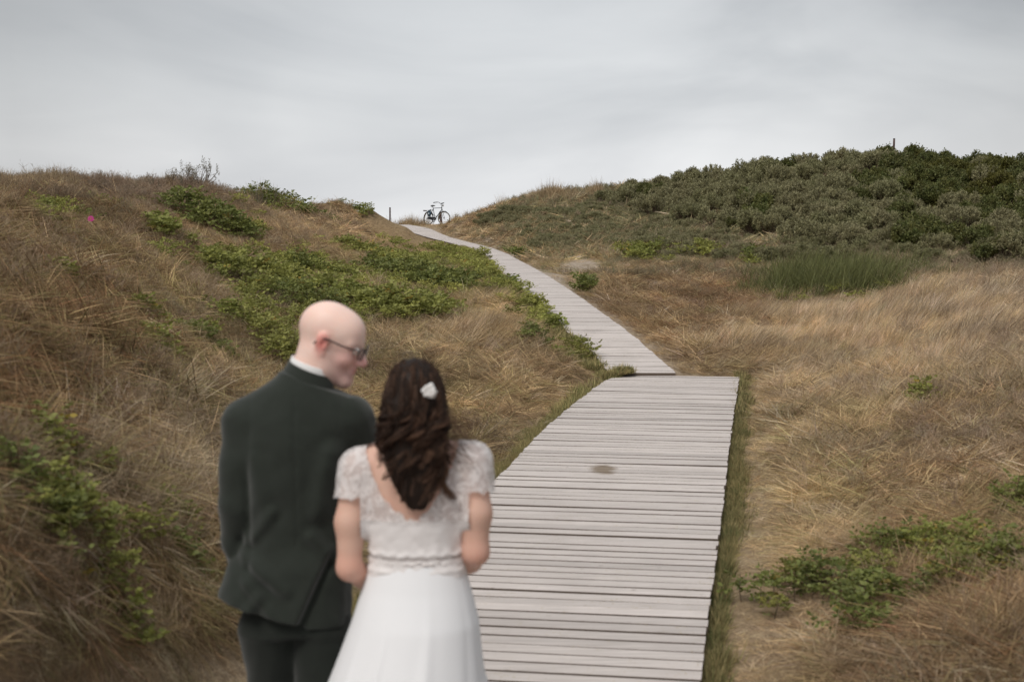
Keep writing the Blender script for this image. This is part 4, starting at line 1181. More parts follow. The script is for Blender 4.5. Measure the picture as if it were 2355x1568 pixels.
def hand(fd, wrist, fwd, palm_n, side, curl=.6, s=1., k=.006):
    """palm, four fingers of unequal length and a thumb; fwd points along the fingers, palm_n out of the palm, side towards the thumb"""
    w = np.array(wrist, float); f = np.array(fwd, float); f /= np.linalg.norm(f)
    sd = np.array(side, float); sd -= f * sd.dot(f); sd /= np.linalg.norm(sd); pn = np.array(palm_n, float); pn -= f * pn.dot(f) + sd * pn.dot(sd); pn /= np.linalg.norm(pn)
    R = np.stack([f, sd, pn], 1)
    fd.ell(w + f * .05 * s, (.052 * s, .040 * s, .016 * s), R, k=.012)
    for i, (o, L) in enumerate(((.030, .070), (.010, .080), (-.010, .074), (-.029, .058))):
        p = w + f * .085 * s + sd * o * s; a = curl * (.35 + .06 * i)
        for j in range(3):
            d = f * math.cos(a) + pn * math.sin(a); q = p + d * L * s * (.42, .32, .26)[j]
            fd.cap(p, q, (.0098 - .001 * j) * s, (.0090 - .001 * j) * s, k=k); p = q; a += curl * (.75, .7)[min(j, 1)]
    p = w + f * .025 * s + sd * .030 * s
    a = .7
    for j in range(3):
        d = f * math.cos(a) + sd * math.sin(a) + pn * .35 * (j + .5); d /= np.linalg.norm(d)
        q = p + d * (.036, .030, .024)[j] * s; fd.cap(p, q, (.0135 - .0015 * j) * s, (.0115 - .0012 * j) * s, k=k + .002); p = q; a -= .25

def head_frame(yaw, pitch, roll, s):
    """columns: face direction, left, up"""
    f = np.array([math.sin(yaw), math.cos(yaw), 0.]); l = np.array([-math.cos(yaw), math.sin(yaw), 0.]); u = np.array([0, 0, 1.])
    f2 = f * math.cos(pitch) - u * math.sin(pitch); u2 = f * math.sin(pitch) + u * math.cos(pitch)
    l2 = l * math.cos(roll) + u2 * math.sin(roll); u3 = u2 * math.cos(roll) - l * math.sin(roll)
    return np.stack([f2, l2, u3], 1) * s

def build_head(fd, O, R, s, male=True):
    T = lambda *p: O + R @ np.array(p, float)
    Rn = R / s
    E = lambda c, r, k=.02, op='add': fd.ell(T(*c), np.array(r) * s, Rn, k * s, op)
    Cc = lambda a, b, ra, rb, k=.015, op='add': fd.cap(T(*a), T(*b), ra * s, rb * s, k * s, op)
    E((-.018, 0, .034), (.098, .076, .086)); E((.040, 0, .036), (.058, .062, .062), .03)
    E((.040, 0, -.03), (.056, .056, .07), .03)
    for q in (-1, 1):
        Cc((-.004, .050 * q, -.045), (.012, .047 * q, -.082), .026, .020, .03)
        Cc((.012, .046 * q, -.082), (.072, .014 * q, -.110), .020, .020, .03)
        E((.062, .036 * q, -.034), (.026, .024, .022), .02)
        Cc((.084, .010 * q, .018), (.070, .048 * q, .016), .012, .010, .018)
    E((.076, 0, -.108), (.022, .024, .018), .02)
    for q in (-1, 1): E((.096, .032 * q, -.002), (.018, .020, .013), .012, 'sub')
    Cc((.094, 0, .008), (.117, 0, -.036), .0085, .014, .012); 
    for q in (-1, 1): E((.106, .012 * q, -.041), (.012, .009, .009), .006)
    for q in (-1, 1): E((.092, .032 * q, -.001), (.010, .016, .009), .006)      # lids
    Cc((.092, -.018, -.063), (.092, .018, -.063), .009, .009, .010); Cc((.090, -.016, -.077), (.090, .016, -.077), .010, .010, .010)
    Cc((.106, -.012, -.070), (.106, .012, -.070), .0035, .0035, .004, 'sub')
    for q in (-1, 1): Cc((.104, .012 * q, -.070), (.084, .036 * q, -.058), .0035, .004, .005, 'sub')   # smile
    for q in (-1, 1):
        E((-.010, .079 * q, .002), (.020, .010, .031), .006); E((-.018, .086 * q, .012), (.015, .007, .021), .006)
        E((-.004, .089 * q, .001), (.008, .006, .014), .004, 'sub'); E((-.002, .078 * q, -.030), (.009, .006, .010), .005)

SKIN_M = {}
def skin_mat(name, base):
    n = NT(name); c = n.attr('skin_tint'); tc = n.n('ShaderNodeTexCoord').outputs['Object']
    f = n.noise(14, 4, .6, tc); g = n.noise(220, 2, .5, tc)
    col = n.mix(1., c, base, 'MULTIPLY')
    col = n.mix(n.ramp(f, [(.35, 0.), (.7, .5)]), col, n.mix(1., col, (1.02, .88, .84), 'MULTIPLY'))
    return n.principled(col, .48, .35, bump=n.bump(g, .08, .002), sss=.12)

def cloth_mat(name, col, rough=.85, sheen=.35, weave=900., var=.12):
    n = NT(name); tc = n.n('ShaderNodeTexCoord').outputs['Object']
    f = n.noise(9, 4, .6, tc); w = n.noise(weave, 2, .5, n.scale(tc, (1, 1, .35)))
    c = n.mix(f, tuple(x * (1 - var) for x in col), tuple(min(1, x * (1 + var)) for x in col))
    c = n.mix(n.ramp(w, [(.4, 0.), (.6, .35)]), c, tuple(min(1, x * 1.5) for x in col))
    return n.principled(c, rough, .2, bump=n.bump(w, .25, .0008), sheen=sheen)

GH = lambda x, y: SL * y

# ================================================================== the man
def build_man():
    root = empty('person', (-.68, 4.45, GH(0, 4.45)))
    O0 = np.array(root.location)
    def add(name, V, Q, mat, parent=root):
        o = mobj(name, np.asarray(V) - O0, Q, mat); o.parent = parent; return o
    s = 1.0; R = head_frame(math.radians(97), math.radians(18), math.radians(3), s); HO = np.array([-.568, 4.475, 1.760])
    T = lambda *p: HO + R @ np.array(p, float)
    fd = Field((-1.0, 4.05, -.02), (-.2, 4.98, 1.95), .006)
    build_head(fd, HO, R, s)
    fd.cap((-.655, 4.45, 1.58), (-.620, 4.470, 1.715), .064, .060, k=.035)
    fd.loft([(.90, -.69, 4.45, .135, .085), (1.05, -.69, 4.45, .14, .09), (1.3, -.68, 4.45, .165, .105), (1.45, -.675, 4.45, .17, .10), (1.54, -.67, 4.45, .14, .08), (1.60, -.66, 4.45, .08, .06)])
    Ls, Le, Lw = (-.845, 4.44, 1.49), (-.870, 4.42, 1.24), (-.866, 4.52, 1.04)
    Rs, Re, Rw = (-.505, 4.46, 1.50), (-.440, 4.52, 1.24), (-.40, 4.72, 1.13)
    fd.chain([Ls, Le, Lw], [.040, .031, .024], .02); fd.chain([Rs, Re, Rw], [.040, .031, .024], .02)
    hand(fd, Lw, (.6, .75, -.15), (.9, .2, 0), (.3, .9, 0), .35)
    hand(fd, Rw, (-.45, .75, -.1), (-.5, -.3, -.8), (-.3, -.2, .9), .7)
    for hx, kx, ax, y0, y1, y2 in ((-.775, -.79, -.79, 4.45, 4.52, 4.42), (-.605, -.60, -.60, 4.45, 4.42, 4.55)):
        fd.chain([(hx, y0, .86), (kx, y1, .50), (ax, y2, .12)], [.074, .050, .034], .03)
        fd.cap((ax, y2 + .0, .07), (ax, y2 + .14, .05), .036, .028, k=.02)
    V, Q = fd.mesh(1)
    skin = skin_mat('man_skin', (.82, .605, .525))
    body = add('body', V, Q, skin)
    # redder ears, cheeks and nose, shaved scalp paler, faint stubble on the jaw
    L = (V - HO) @ np.linalg.inv(R).T
    g = lambda c, r: np.exp(-(((L - np.array(c)) / np.array(r)) ** 2).sum(1))[:, None]
    C = np.ones((len(V), 3))
    C *= 1 - g((-.01, -.088, 0), (.03, .012, .04)) * np.array([.08, .56, .56]); C *= 1 - g((-.01, .088, 0), (.03, .012, .04)) * np.array([.10, .48, .50])
    for q in (-1, 1): C *= 1 - g((.065, .04 * q, -.035), (.04, .04, .035)) * np.array([.06, .27, .24])
    C *= 1 - g((.118, 0, -.038), (.025, .03, .025)) * np.array([.08, .36, .30])
    C *= 1 - g((.07, 0, -.095), (.07, .09, .035)) * np.array([.25, .33, .30])
    C *= 1 - g((.100, 0, -.070), (.014, .028, .012)) * np.array([.25, .5, .45])
    C *= 1 + g((-.02, 0, .10), (.1, .1, .07)) * .10
    vcol(body.data, 'skin_tint', C)
    for q in (-1, 1):
        e = MB().ball(T(.090, .032 * q, -.001), .0118 * s, 16, 10).build('eye', simple('eye_white', (.75, .72, .68), .2, var=.02), root, origin=O0); e.location = (0, 0, 0)
        d = R[:, 0] / s; pc = T(.0995, .032 * q, -.003)
        ir = MB().ball(pc, .0048 * s, 12, 8).build('iris', simple('iris_grey', (.06, .07, .07), .2), e, origin=O0); ir.location = (0, 0, 0)
    # glasses
    gm = simple('glasses_frame', (.045, .028, .026), .3, var=.05); mb = MB()
    for q in (-1, 1):
        a = np.linspace(0, 2 * np.pi, 25); c = np.array([.111, .033 * q, -.004])
        ring = np.stack([c[0] - .006 * np.abs(np.cos(a)) * (q * np.cos(a) > 0), c[1] + .025 * np.cos(a), c[2] + .019 * np.sin(a)], -1)
        mb.tube([T(*r) for r in ring], .0021 * s, 6, False)
        mb.tube([T(*p) for p in ((.107, .057 * q, .006), (.098, .066 * q, .008), (.05, .078 * q, .010), (.0, .088 * q, .018), (-.022, .089 * q, .012), (-.034, .084 * q, -.010))], .0027 * s, 6)
    mb.tube([T(*p) for p in ((.111, -.008, .0), (.117, 0, .004), (.111, .008, .0))], .002 * s, 6)
    gl = mb.build('glasses', gm, root, origin=O0); gl.location = (0, 0, 0)
    n = NT('glasses_lens'); lensm = n.principled((.10, .085, .085), .06, .6); n.t.nodes['Principled BSDF'].inputs['Alpha'].default_value = .30
    for q in (-1, 1):
        a = np.arange(24) / 24 * 2 * np.pi; ring = [T(.1105, .033 * q + .024 * math.cos(x), -.004 + .018 * math.sin(x)) for x in a]
        ring2 = [T(.1090, .033 * q + .024 * math.cos(x), -.004 + .018 * math.sin(x)) for x in a]
        m2 = MB(); m2.add(np.array(ring + [T(.1120, .033 * q, -.004)]), None, [[i, (i + 1) % 24, 24] for i in range(24)])
        m2.add(np.array(ring2 + [T(.1100, .033 * q, -.004)]), None, [[(i + 1) % 24, i, 24] for i in range(24)])
        l = m2.build('lens', lensm, gl, origin=O0); l.location = (0, 0, 0)
    # jacket
    jf = Field((-1.08, 4.15, .78), (-.22, 4.95, 1.78), .006)
    jf.loft([(.80, -.700, 4.46, .188, .128), (.90, -.700, 4.455, .188, .128), (1.0, -.697, 4.452, .183, .124), (1.12, -.690, 4.45, .170, .116), (1.22, -.684, 4.45, .170, .118), (1.34, -.678, 4.45, .183, .126),
             (1.44, -.674, 4.45, .196, .126), (1.52, -.672, 4.45, .196, .112), (1.58, -.668, 4.45, .158, .094), (1.63, -.660, 4.45, .100, .080), (1.675, -.652, 4.45, .070, .068)], k=.03, ex=2.3)
    jf.cap((-.655, 4.45, 1.615), (-.850, 4.445, 1.515), .042, .046, k=.05); jf.cap((-.655, 4.45, 1.615), (-.505, 4.455, 1.530), .045, .050, k=.05)
    jf.chain([(-.850, 4.445, 1.505), (-.860, 4.430, 1.38), (-.870, 4.42, 1.25)], [.060, .054, .049], .035)
    jf.chain([(-.870, 4.42, 1.25), (-.873, 4.46, 1.13), (-.868, 4.515, 1.04)], [.050, .046, .042], .015)
    jf.chain([(-.500, 4.455, 1.515), (-.462, 4.49, 1.38), (-.440, 4.515, 1.25)], [.064, .058, .052], .035)
    jf.chain([(-.440, 4.515, 1.25), (-.425, 4.62, 1.18), (-.405, 4.70, 1.14)], [.052, .046, .038], .02)
    sl, p = jf.box((-1.08, 4.15, .78), (-.22, 4.95, 1.78), 0)
    x, y, z = p[..., 0], p[..., 1], p[..., 2]; f = jf.f
    back = smooth01((4.47 - y) / .06)
    # hem flare at left, centre vent running down to the left, left flap lifted
    vx = np.interp(z, [.80, .92, 1.13], [-.66 - .04, -.645, -.552])
    lf = smooth01((vx - x) / .012) * smooth01((1.14 - z) / .10) * back
    f = f - lf * .020 - .012 * smooth01((1.06 - z) / .12) * smooth01((-.78 - x) / .06)
    f = f + back * .014 * np.exp(-((x - vx - .006) / .012) ** 2) * smooth01((1.13 - z) / .04)
    # folds: shoulder blades, elbow pull lines, waist drapes, arm seams
    f = f - .006 * nz(p * np.array([1, 1, .45]), 9., 5) - .0035 * nz(p, 17., 8)
    for (x0, z0, x1, z1, w, a) in [(-.80,1.40,-.76,1.20,.022,.008),(-.56,1.42,-.60,1.24,.025,.008),(-.83,1.10,-.70,1.00,.02,.008),(-.82,1.02,-.72,.90,.018,.007),(-.62,1.16,-.56,1.10,.018,.009),(-.74,1.24,-.82,1.14,.016,.007),(-.78,.98,-.84,.90,.016,.007),(-.66,1.58,-.70,1.50,.05,.004)]:
        A_ = np.array([x0, z0]); B_ = np.array([x1, z1]); ab = B_ - A_
        t = np.clip(((x - x0) * ab[0] + (z - z0) * ab[1]) / (ab @ ab), 0, 1); dd = np.hypot(x - x0 - t * ab[0], z - z0 - t * ab[1])
        a = a * (.4 if x0 == -.80 and z0 == 1.40 else .95); f = f - a * np.exp(-(dd / w) ** 2) * back + a * .6 * np.exp(-((dd - w * 1.8) / w) ** 2) * back
    # gap between sleeves and back
    f = f + .0075 * np.exp(-((x + .822 - .02 * (1.3 - z)) / .012) ** 2) * smooth01((1.43 - z) / .12) * smooth01((z - 1.02) / .05) * back
    f = f + .007 * np.exp(-((x + .512) / .012) ** 2) * smooth01((1.45 - z) / .12) * back
    # armhole seam lines
    for sx, cx_, cz_ in ((-1, -.815, 1.47), (1, -.535, 1.47)):
        dd = np.hypot((x - cx_) * 1.0, 0) + np.maximum(0, 1.38 - z) * 2
        f = f + .0018 * np.exp(-(dd / .010) ** 2) * back
    f = f + .004 * np.exp(-((x + .668 + .01 * (z - 1.4)) / .004) ** 2) * back * (z > 1.13) * (z < 1.6)        # centre back seam
    hem = np.interp(x, [-.91, -.80, -.70, -.655, -.64, -.50], [.955, .925, .895, .885, .87, .865])
    f = np.maximum(f, hem - z)
    f = np.maximum(f, z - (1.668 - .40 * np.clip(x + .71, 0, .2)))
    jf.f = f.astype(np.float32)
    # hollow neck opening and open cuffs
    jf.cap((-.645, 4.47, 1.60), (-.60, 4.47, 1.80), .058, .070, k=.006, op='sub')
    V, Q = jf.mesh(2)
    jacket_m = cloth_mat('suit_wool', (.020, .0245, .0195), .85, .25, 1100.)
    add('jacket', V, Q, jacket_m)
    # jacket collar: a folded band standing round the neck; shirt collar just above it
    def band(zo, r0, r1, h, th, mat, name, tilt, c0, gapang=.5, parent=root):
        m = 60; a = np.linspace(gapang, 2 * np.pi - gapang, m) + math.pi / 2
        prof = []
        nn = 9
        for i in range(nn + 1):
            t = i / nn; prof.append((r0 + (r1 - r0) * t, h * t))
        for i in range(5): 
            t = (i + 1) / 5 * math.pi; prof.append((r1 - th / 2 + th / 2 * math.cos(t), h + th / 2 * math.sin(t)))
        for i in range(nn): t = 1 - (i + 1) / nn; prof.append((r0 - th + (r1 - r0) * t, h * t))
        V = []
        for ang in a:
            ca, sa = math.cos(ang), math.sin(ang)
            for r, zz in prof:
                px = c0[0] + r * ca + .00 ; py = c0[1] + r * sa * .98
                pz = c0[2] + zo + zz + tilt[0] * (r * ca) + tilt[1] * (r * sa)
                px += zz * tilt[2]
                V.append((px, py, pz))
        k = len(prof); i = np.arange(m - 1)[:, None] * k; j = np.arange(k)[None]; j2 = (j + 1) % k
        Q = np.stack([i + j, i + j2, i + k + j2, i + k + j], -1).reshape(-1, 4)
        return add(name, np.array(V), Q, mat, parent)
    band(0, .086, .070, .052, .010, jacket_m, 'jacket_collar', (-.38, .05, .25), (-.645, 4.455, 1.619), .7)
    band(0, .071, .0655, .052, .006, cloth_mat('shirt_cotton', (.78, .77, .76), .8, .1, 1400., .03), 'shirt_collar', (-.36, .05, .25), (-.640, 4.455, 1.637), .4)
    # trousers
    tf = Field((-.95, 4.2, .06), (-.42, 4.75, 1.02), .007)
    tf.loft([(.84, -.69, 4.45, .172, .112), (.92, -.69, 4.45, .165, .108), (1.0, -.69, 4.45, .15, .1)], k=.03)
    for pts, rr in (([(-.775, 4.45, .84), (-.760, 4.50, .66), (-.765, 4.53, .50), (-.785, 4.46, .30), (-.79, 4.41, .11)], [.098, .088, .076, .066, .064]),
                    ([(-.610, 4.45, .84), (-.590, 4.43, .66), (-.600, 4.42, .50), (-.600, 4.50, .30), (-.60, 4.54, .11)], [.100, .092, .078, .066, .064])):
        tf.chain(pts, rr, .02)
    sl, p = tf.box((-.95, 4.2, .06), (-.42, 4.75, 1.02), 0)
    tf.f = (tf.f - .006 * nz(p * np.array([1, 1, .4]), 11., 15) - .003 * nz(p, 22., 16)).astype(np.float32)
    tf.f = np.maximum(tf.f, .10 - p[..., 2]).astype(np.float32)
    V, Q = tf.mesh(2); add('trousers', V, Q, cloth_mat('trouser_wool', (.015, .018, .015), .9, .15, 1100.))
    shm = simple('shoe_leather', (.06, .03, .018), .35, var=.1)
    for cx_, cy_ in ((-.79, 4.42), (-.60, 4.55)):
        sf = Field((cx_ - .08, cy_ - .12, -.0), (cx_ + .08, cy_ + .26, .17), .006)
        sf.ell((cx_, cy_ + .14, .075), (.048, .09, .034), k=.02); sf.ell((cx_, cy_ - .01, .09), (.040, .075, .045), k=.02); sf.cap((cx_, cy_, .10), (cx_, cy_, .14), .038, .038, k=.02)
        sl, p = sf.box((cx_ - .08, cy_ - .12, 0), (cx_ + .08, cy_ + .26, .17), 0); sf.f = np.maximum(sf.f, .062 + .0 - p[..., 2]).astype(np.float32)
        V, Q = sf.mesh(1); sh = add('shoe', V, Q, shm)
        so = MB().box((cx_, cy_ + .07, .0605), (.078, .27, .012)).build('sole', simple('shoe_sole', (.02, .018, .016)), sh, origin=O0); so.location = (0, 0, 0)
    tag(root, 'bald man in a dark green suit and glasses smiling down at the woman beside him', 'person')

# ================================================================== the woman
def build_woman():
    Yc = 4.15
    root = empty('person', (-.29, Yc, GH(0, Yc))); O0 = np.array(root.location)
    def add(name, V, Q, mat, parent=root):
        o = mobj(name, np.asarray(V) - O0, Q, mat); o.parent = parent; return o
    s = .93; R = head_frame(math.radians(-14), math.radians(4), 0, s); HO = np.array([-.292, 4.175, 1.605])
    fd = Field((-.62, 3.9, -.0), (.05, 4.65, 1.80), .006)
    build_head(fd, HO, R, s)
    fd.cap((-.285, 4.17, 1.44), (-.288, 4.185, 1.57), .050, .046, k=.03)
    TORSO = [(.90, -.285, 4.17, .165, .115), (1.0, -.283, 4.165, .158, .112), (1.10, -.281, 4.16, .134, .094), (1.15, -.281, 4.16, .128, .088), (1.22, -.282, 4.16, .134, .092), (1.32, -.284, 4.16, .150, .098), (1.40, -.285, 4.16, .150, .090), (1.455, -.285, 4.163, .120, .068), (1.49, -.286, 4.165, .070, .050)]
    def torso(f):
        f.loft(TORSO, k=.03, ex=2.2)
        f.cap((-.285, 4.165, 1.462), (-.440, 4.165, 1.412), .040, .044, k=.04); f.cap((-.285, 4.165, 1.468), (-.130, 4.145, 1.432), .040, .044, k=.04)
    torso(fd)
    ARMS = [[(-.452, 4.165, 1.405), (-.476, 4.14, 1.25), (-.480, 4.13, 1.115), (-.445, 4.20, 1.072), (-.395, 4.33, 1.055)], [(-.120, 4.145, 1.425), (-.105, 4.12, 1.28), (-.104, 4.12, 1.165), (-.125, 4.21, 1.118), (-.185, 4.33, 1.13)]]
    RAD = [.050, .043, .034, .032, .024]
    for a in ARMS: fd.chain(a, RAD, .025)
    for sx in (-1, 1): fd.ell((-.283 + sx * .07, 4.25, 1.31), (.055, .05, .055), k=.03)
    hand(fd, ARMS[0][-1], (.10, .85, .12), (.3, .1, .9), (.9, -.1, .0), .8, .90)
    hand(fd, ARMS[1][-1], (-.55, .8, .1), (-.3, -.3, .85), (-.5, -.3, .5), .9, .90)
    for hx, y0, y1, y2 in ((-.35, 4.17, 4.22, 4.10), (-.215, 4.17, 4.16, 4.24)):
        fd.chain([(hx, y0, .88), (hx, y1, .47), (hx, y2, .12)], [.082, .048, .032], .03); fd.cap((hx, y2, .09), (hx, y2 + .12, .075), .030, .024, k=.02)
    V, Q = fd.mesh(1); body = add('body', V, Q, skin_mat('woman_skin', (.69, .445, .35)))
    C = np.ones((len(V), 3))
    L = (V - HO) @ np.linalg.inv(R).T; g = lambda c, r: np.exp(-(((L - np.array(c)) / np.array(r)) ** 2).sum(1))[:, None]
    for q in (-1, 1): C *= 1 - g((.065, .04 * q, -.035), (.04, .04, .035)) * np.array([.05, .22, .2])
    C *= 1 - g((.098, 0, -.070), (.016, .028, .012)) * np.array([.25, .6, .55])
    el = lambda c: np.exp(-((V - np.array(c)) ** 2).sum(1) / .05 ** 2)[:, None]
    C *= 1 - (el(ARMS[0][2]) + el(ARMS[1][2])) * np.array([.04, .16, .16])
    vcol(body.data, 'skin_tint', C)
    for q in (-1, 1):
        T = lambda *p: HO + R @ np.array(p, float)
        e = MB().ball(T(.090, .032 * q, -.001), .0118 * s, 16, 10).build('eye', bpy.data.materials['eye_white'], root, origin=O0); e.location = (0, 0, 0)
        i = MB().ball(T(.0995, .032 * q, -.001), .0048 * s, 12, 8).build('iris', simple('iris_brown', (.06, .03, .015), .2), e, origin=O0); i.location = (0, 0, 0)
    # lace bodice: close-fitting shell over the torso and the tops of the arms
    bf = Field((-.62, 3.98, 1.0), (.05, 4.35, 1.56), .005)
    torso(bf)
    for sx in (-1, 1): bf.ell((-.283 + sx * .07, 4.25, 1.31), (.055, .05, .055), k=.03)
    bf.chain(ARMS[0][:2], [.055, .052], .025); bf.chain(ARMS[1][:2], [.057, .052], .025)
    sl, p = bf.box((-.62, 3.98, 1.0), (.05, 4.35, 1.56), 0)
    x, y, z = p[..., 0], p[..., 1], p[..., 2]
    f = bf.f - .007
    # cap sleeves stand slightly away
    f = f - .002 * smooth01((np.abs(x + .283) - .16) / .05) * smooth01((z - 1.34) / .05)
    f = f - .0022 * nz(p, 60., 3) - .002 * nz(p, 25., 4)
    f = f - .004 * np.exp(-((z - 1.165 - .004 * np.sin(x * 160)) / .006) ** 2) - .003 * np.exp(-((z - 1.265) / .004) ** 2) - .003 * np.exp(-((z - 1.115) / .006) ** 2)
    V, Q = bf.mesh(2, f.astype(np.float32)); c = V[Q].mean(1)
    dxc = np.abs(c[:, 0] + .283)
    xx = c[:, 0] + .283
    neck = np.interp(xx, [-.160, -.141, -.102, -.062, -.02, 0., .03, .062, .100, .122, .13], [1.6, 1.445, 1.352, 1.305, 1.277, 1.271, 1.288, 1.33, 1.41, 1.46, 1.6]) + .004 * np.sin(c[:, 0] * 190)
    frontneck = np.interp(dxc, [0, .1, .135], [1.36, 1.39, 1.6])
    ok = np.where(c[:, 1] < 4.165, c[:, 2] < neck, c[:, 2] < frontneck)
    # sleeve ends
    lend = np.where(c[:, 0] < -.283, 1.325 + (c[:, 0] + .53) * .05, 1.345 - (c[:, 0] + .05) * .1) + .004 * np.sin(c[:, 1] * 150 + c[:, 0] * 120)
    arm = dxc > .158
    ok &= ~(arm & (c[:, 2] < lend)) & (c[:, 2] > 1.095)
    n = NT('lace'); tc = n.n('ShaderNodeTexCoord').outputs['Object']
    v1 = n.n('ShaderNodeTexVoronoi'); v1.feature = 'DISTANCE_TO_EDGE'; v1.inputs['Scale'].default_value = 120; n.l(tc, v1.inputs['Vector'])
    fl = n.noise(34, 3, .6, tc, 1.2); sepz = n.n('ShaderNodeSeparateXYZ'); n.l(tc, sepz.inputs[0]); zz = sepz.outputs['Z']
    net = n.ramp(v1.outputs['Distance'], [(.02, 1.), (.12, .5)]); flo = n.ramp(fl, [(.47, 0.), (.53, 1.)])
    a = n.math('MAXIMUM', net, flo); lined = n.ramp(zz, [(.0, 1.), (1., 1.)])
    # lined with satin below the lace yoke (z local to the woman's feet)
    lower = n.math('LESS_THAN', zz, 1.253 - O0[2] + .012); hemr = n.math('GREATER_THAN', zz, 3.)
    strip = n.math('MULTIPLY', n.math('GREATER_THAN', zz, 1.150 - O0[2]), n.math('LESS_THAN', zz, 1.162 - O0[2]))
    strip = n.math('MULTIPLY', strip, .75)
    solid = n.math('SUBTRACT', lower, strip)
    a = n.math('MAXIMUM', n.math('MULTIPLY_ADD' if False else 'MULTIPLY', a, .80), solid)
    a = n.math('MAXIMUM', a, .46)
    m = n.principled((.80, .76, .75), .75, .2, bump=n.bump(fl, .3, .002), sheen=.2); n.l(a, n.t.nodes['Principled BSDF'].inputs['Alpha'])
    V, Q = keep_faces(V, Q, ok); add('bodice', V, Q, m)
    # scalloped belt of small motifs
    mb = MB(); bm = simple('belt_beading', (.76, .71, .69), .6, var=.1, scale=90)
    A = np.array(TORSO)
    for k in range(46):
        a = k / 46 * 2 * np.pi; zc = 1.142 + .004 * math.sin(k * 2.2)
        rx, ry = np.interp(zc, A[:, 0], A[:, 3]) + .0105, np.interp(zc, A[:, 0], A[:, 4]) + .0105
        mb.ball((-.281 + rx * math.cos(a), 4.16 + ry * math.sin(a), zc), (.0105, .0035, .0032), 8, 5)
    b = mb.build('belt', bm, root, origin=O0); b.location = (0, 0, 0)
    # skirt
    nt, nzs = 260, 120; Vs = []
    zs = np.linspace(1.132, .075, nzs); th = np.arange(nt) / nt * 2 * np.pi
    rgs = np.random.default_rng(12); FO = [(rgs.uniform(0, 6.28), rgs.uniform(.05, .22), rgs.uniform(.35, 1.) * rgs.choice([1, 1, -.8]), rgs.normal(0, .22), rgs.uniform(.2, 1.1)) for _ in range(34)]
    for z in zs:
        cxs = np.interp(z, [.075, .5, .79, .95, 1.05, 1.132], [-.36, -.335, -.308, -.287, -.283, -.281]); cys = np.interp(z, [.075, .6, 1.132], [4.12, 4.15, 4.16])
        a = np.interp(z, [.075, .5, .72, .79, .87, .95, 1.02, 1.08, 1.12, 1.132], [.43, .315, .247, .226, .207, .189, .170, .152, .141, .138])
        b = np.interp(z, [.075, .5, .79, .95, 1.05, 1.132], [.44, .30, .21, .165, .125, .098])
        am = .075 * smooth01((1.13 - z) / .75) + .006
        w = (1.4 * np.sin(7 * th + 1.3 + 1.2 * np.sin(2 * th) + z * 1.4) + .55 * np.sin(13 * th + 2. + 1.6 * np.sin(3 * th) - z * 2.1) * smooth01((1.1 - z) / .5) + .20 * np.sin(23 * th + 4 * np.sin(th) + z) + .9 * np.sin(4 * th - .5 + z)) / 2.6
        w = .45 * np.sin(4 * th - .5 + z)
        for t0, wd, am_, dr, zs0 in FO:
            dd = (th - t0 - dr * (1.1 - z) + np.pi) % (2 * np.pi) - np.pi; w = w + am_ * np.exp(-(dd / (wd * (.5 + .8 * (1.13 - z)))) ** 2) * smooth01((zs0 + .25 - z) / .35)
        fine = 0 * .0009 * np.sin(58 * th + 2 * np.sin(5 * th)) * smooth01((1.13 - z) / .1)
        r = 1 + am * w * (.55)
        Vs.append(np.stack([cxs + a * r * np.cos(th) + fine * np.cos(th), cys + b * (1 + am * w) * np.sin(th) + fine * np.sin(th), np.full(nt, z)], -1))
    # gathered top edge folds inwards
    Vs = np.array(Vs); inner = Vs[::-1].copy(); cen = inner.mean(1, keepdims=True); inner = cen + (inner - cen) * .985; inner[:, :, 2] = Vs[::-1][:, :, 2]
    G = np.vstack([Vs, inner]); m_ = len(G)
    i = np.arange(m_ - 1)[:, None] * nt; j = np.arange(nt)[None]; j2 = (j + 1) % nt
    Q = np.stack([i + j, i + nt + j, i + nt + j2, i + j2], -1).reshape(-1, 4)
    n = NT('chiffon'); tc = n.n('ShaderNodeTexCoord').outputs['Object']; w = n.noise(700, 2, .5, tc)
    cm = n.principled((.86, .86, .875), .75, .15, bump=n.bump(w, .1, .0005), trans=.06)
    add('skirt', G.reshape(-1, 3), Q, cm)
    # shoes
    for hx, y2 in ((-.35, 4.10), (-.215, 4.24)):
        sf = Field((hx - .07, y2 - .08, .03), (hx + .07, y2 + .22, .16), .006); sf.ell((hx, y2 + .10, .085), (.038, .08, .022), k=.02); sf.ell((hx, y2 - .01, .095), (.032, .05, .03), k=.02)
        V, Q = sf.mesh(1); add('shoe', V, Q, simple('white_shoe', (.7, .68, .66), .4))
    build_hair(root, O0, HO, R, s, add)
    tag(root, 'woman with long wavy brown hair in a white wedding dress with lace cap sleeves', 'person')
    # flower clip
    fmat = simple('clip_petal', (.82, .80, .78), .5, var=.03); e = empty('hair_clip', tuple(np.array([-.236, 4.048, 1.650]) - O0)); e.parent = root
    rgc = np.random.default_rng(2); mb = MB()
    for k in range(38):
        a = rgc.uniform(0, 6.28); r = .018 * math.sqrt(rgc.random()); mb.ball((r * math.cos(a), -.004 - .004 * rgc.random(), r * math.sin(a)), (rgc.uniform(.004, .008), .004, rgc.uniform(.004, .008)), 8, 6)
    mb.build('flower', fmat, e)
    mb = MB()
    for k in range(5): mb.ball((.012 * math.cos(k * 1.3), -.010, .012 * math.sin(k * 1.3)), .0028, 8, 6)
    mb.build('pearl', simple('pearl', (.75, .70, .66), .25, var=.03), e)

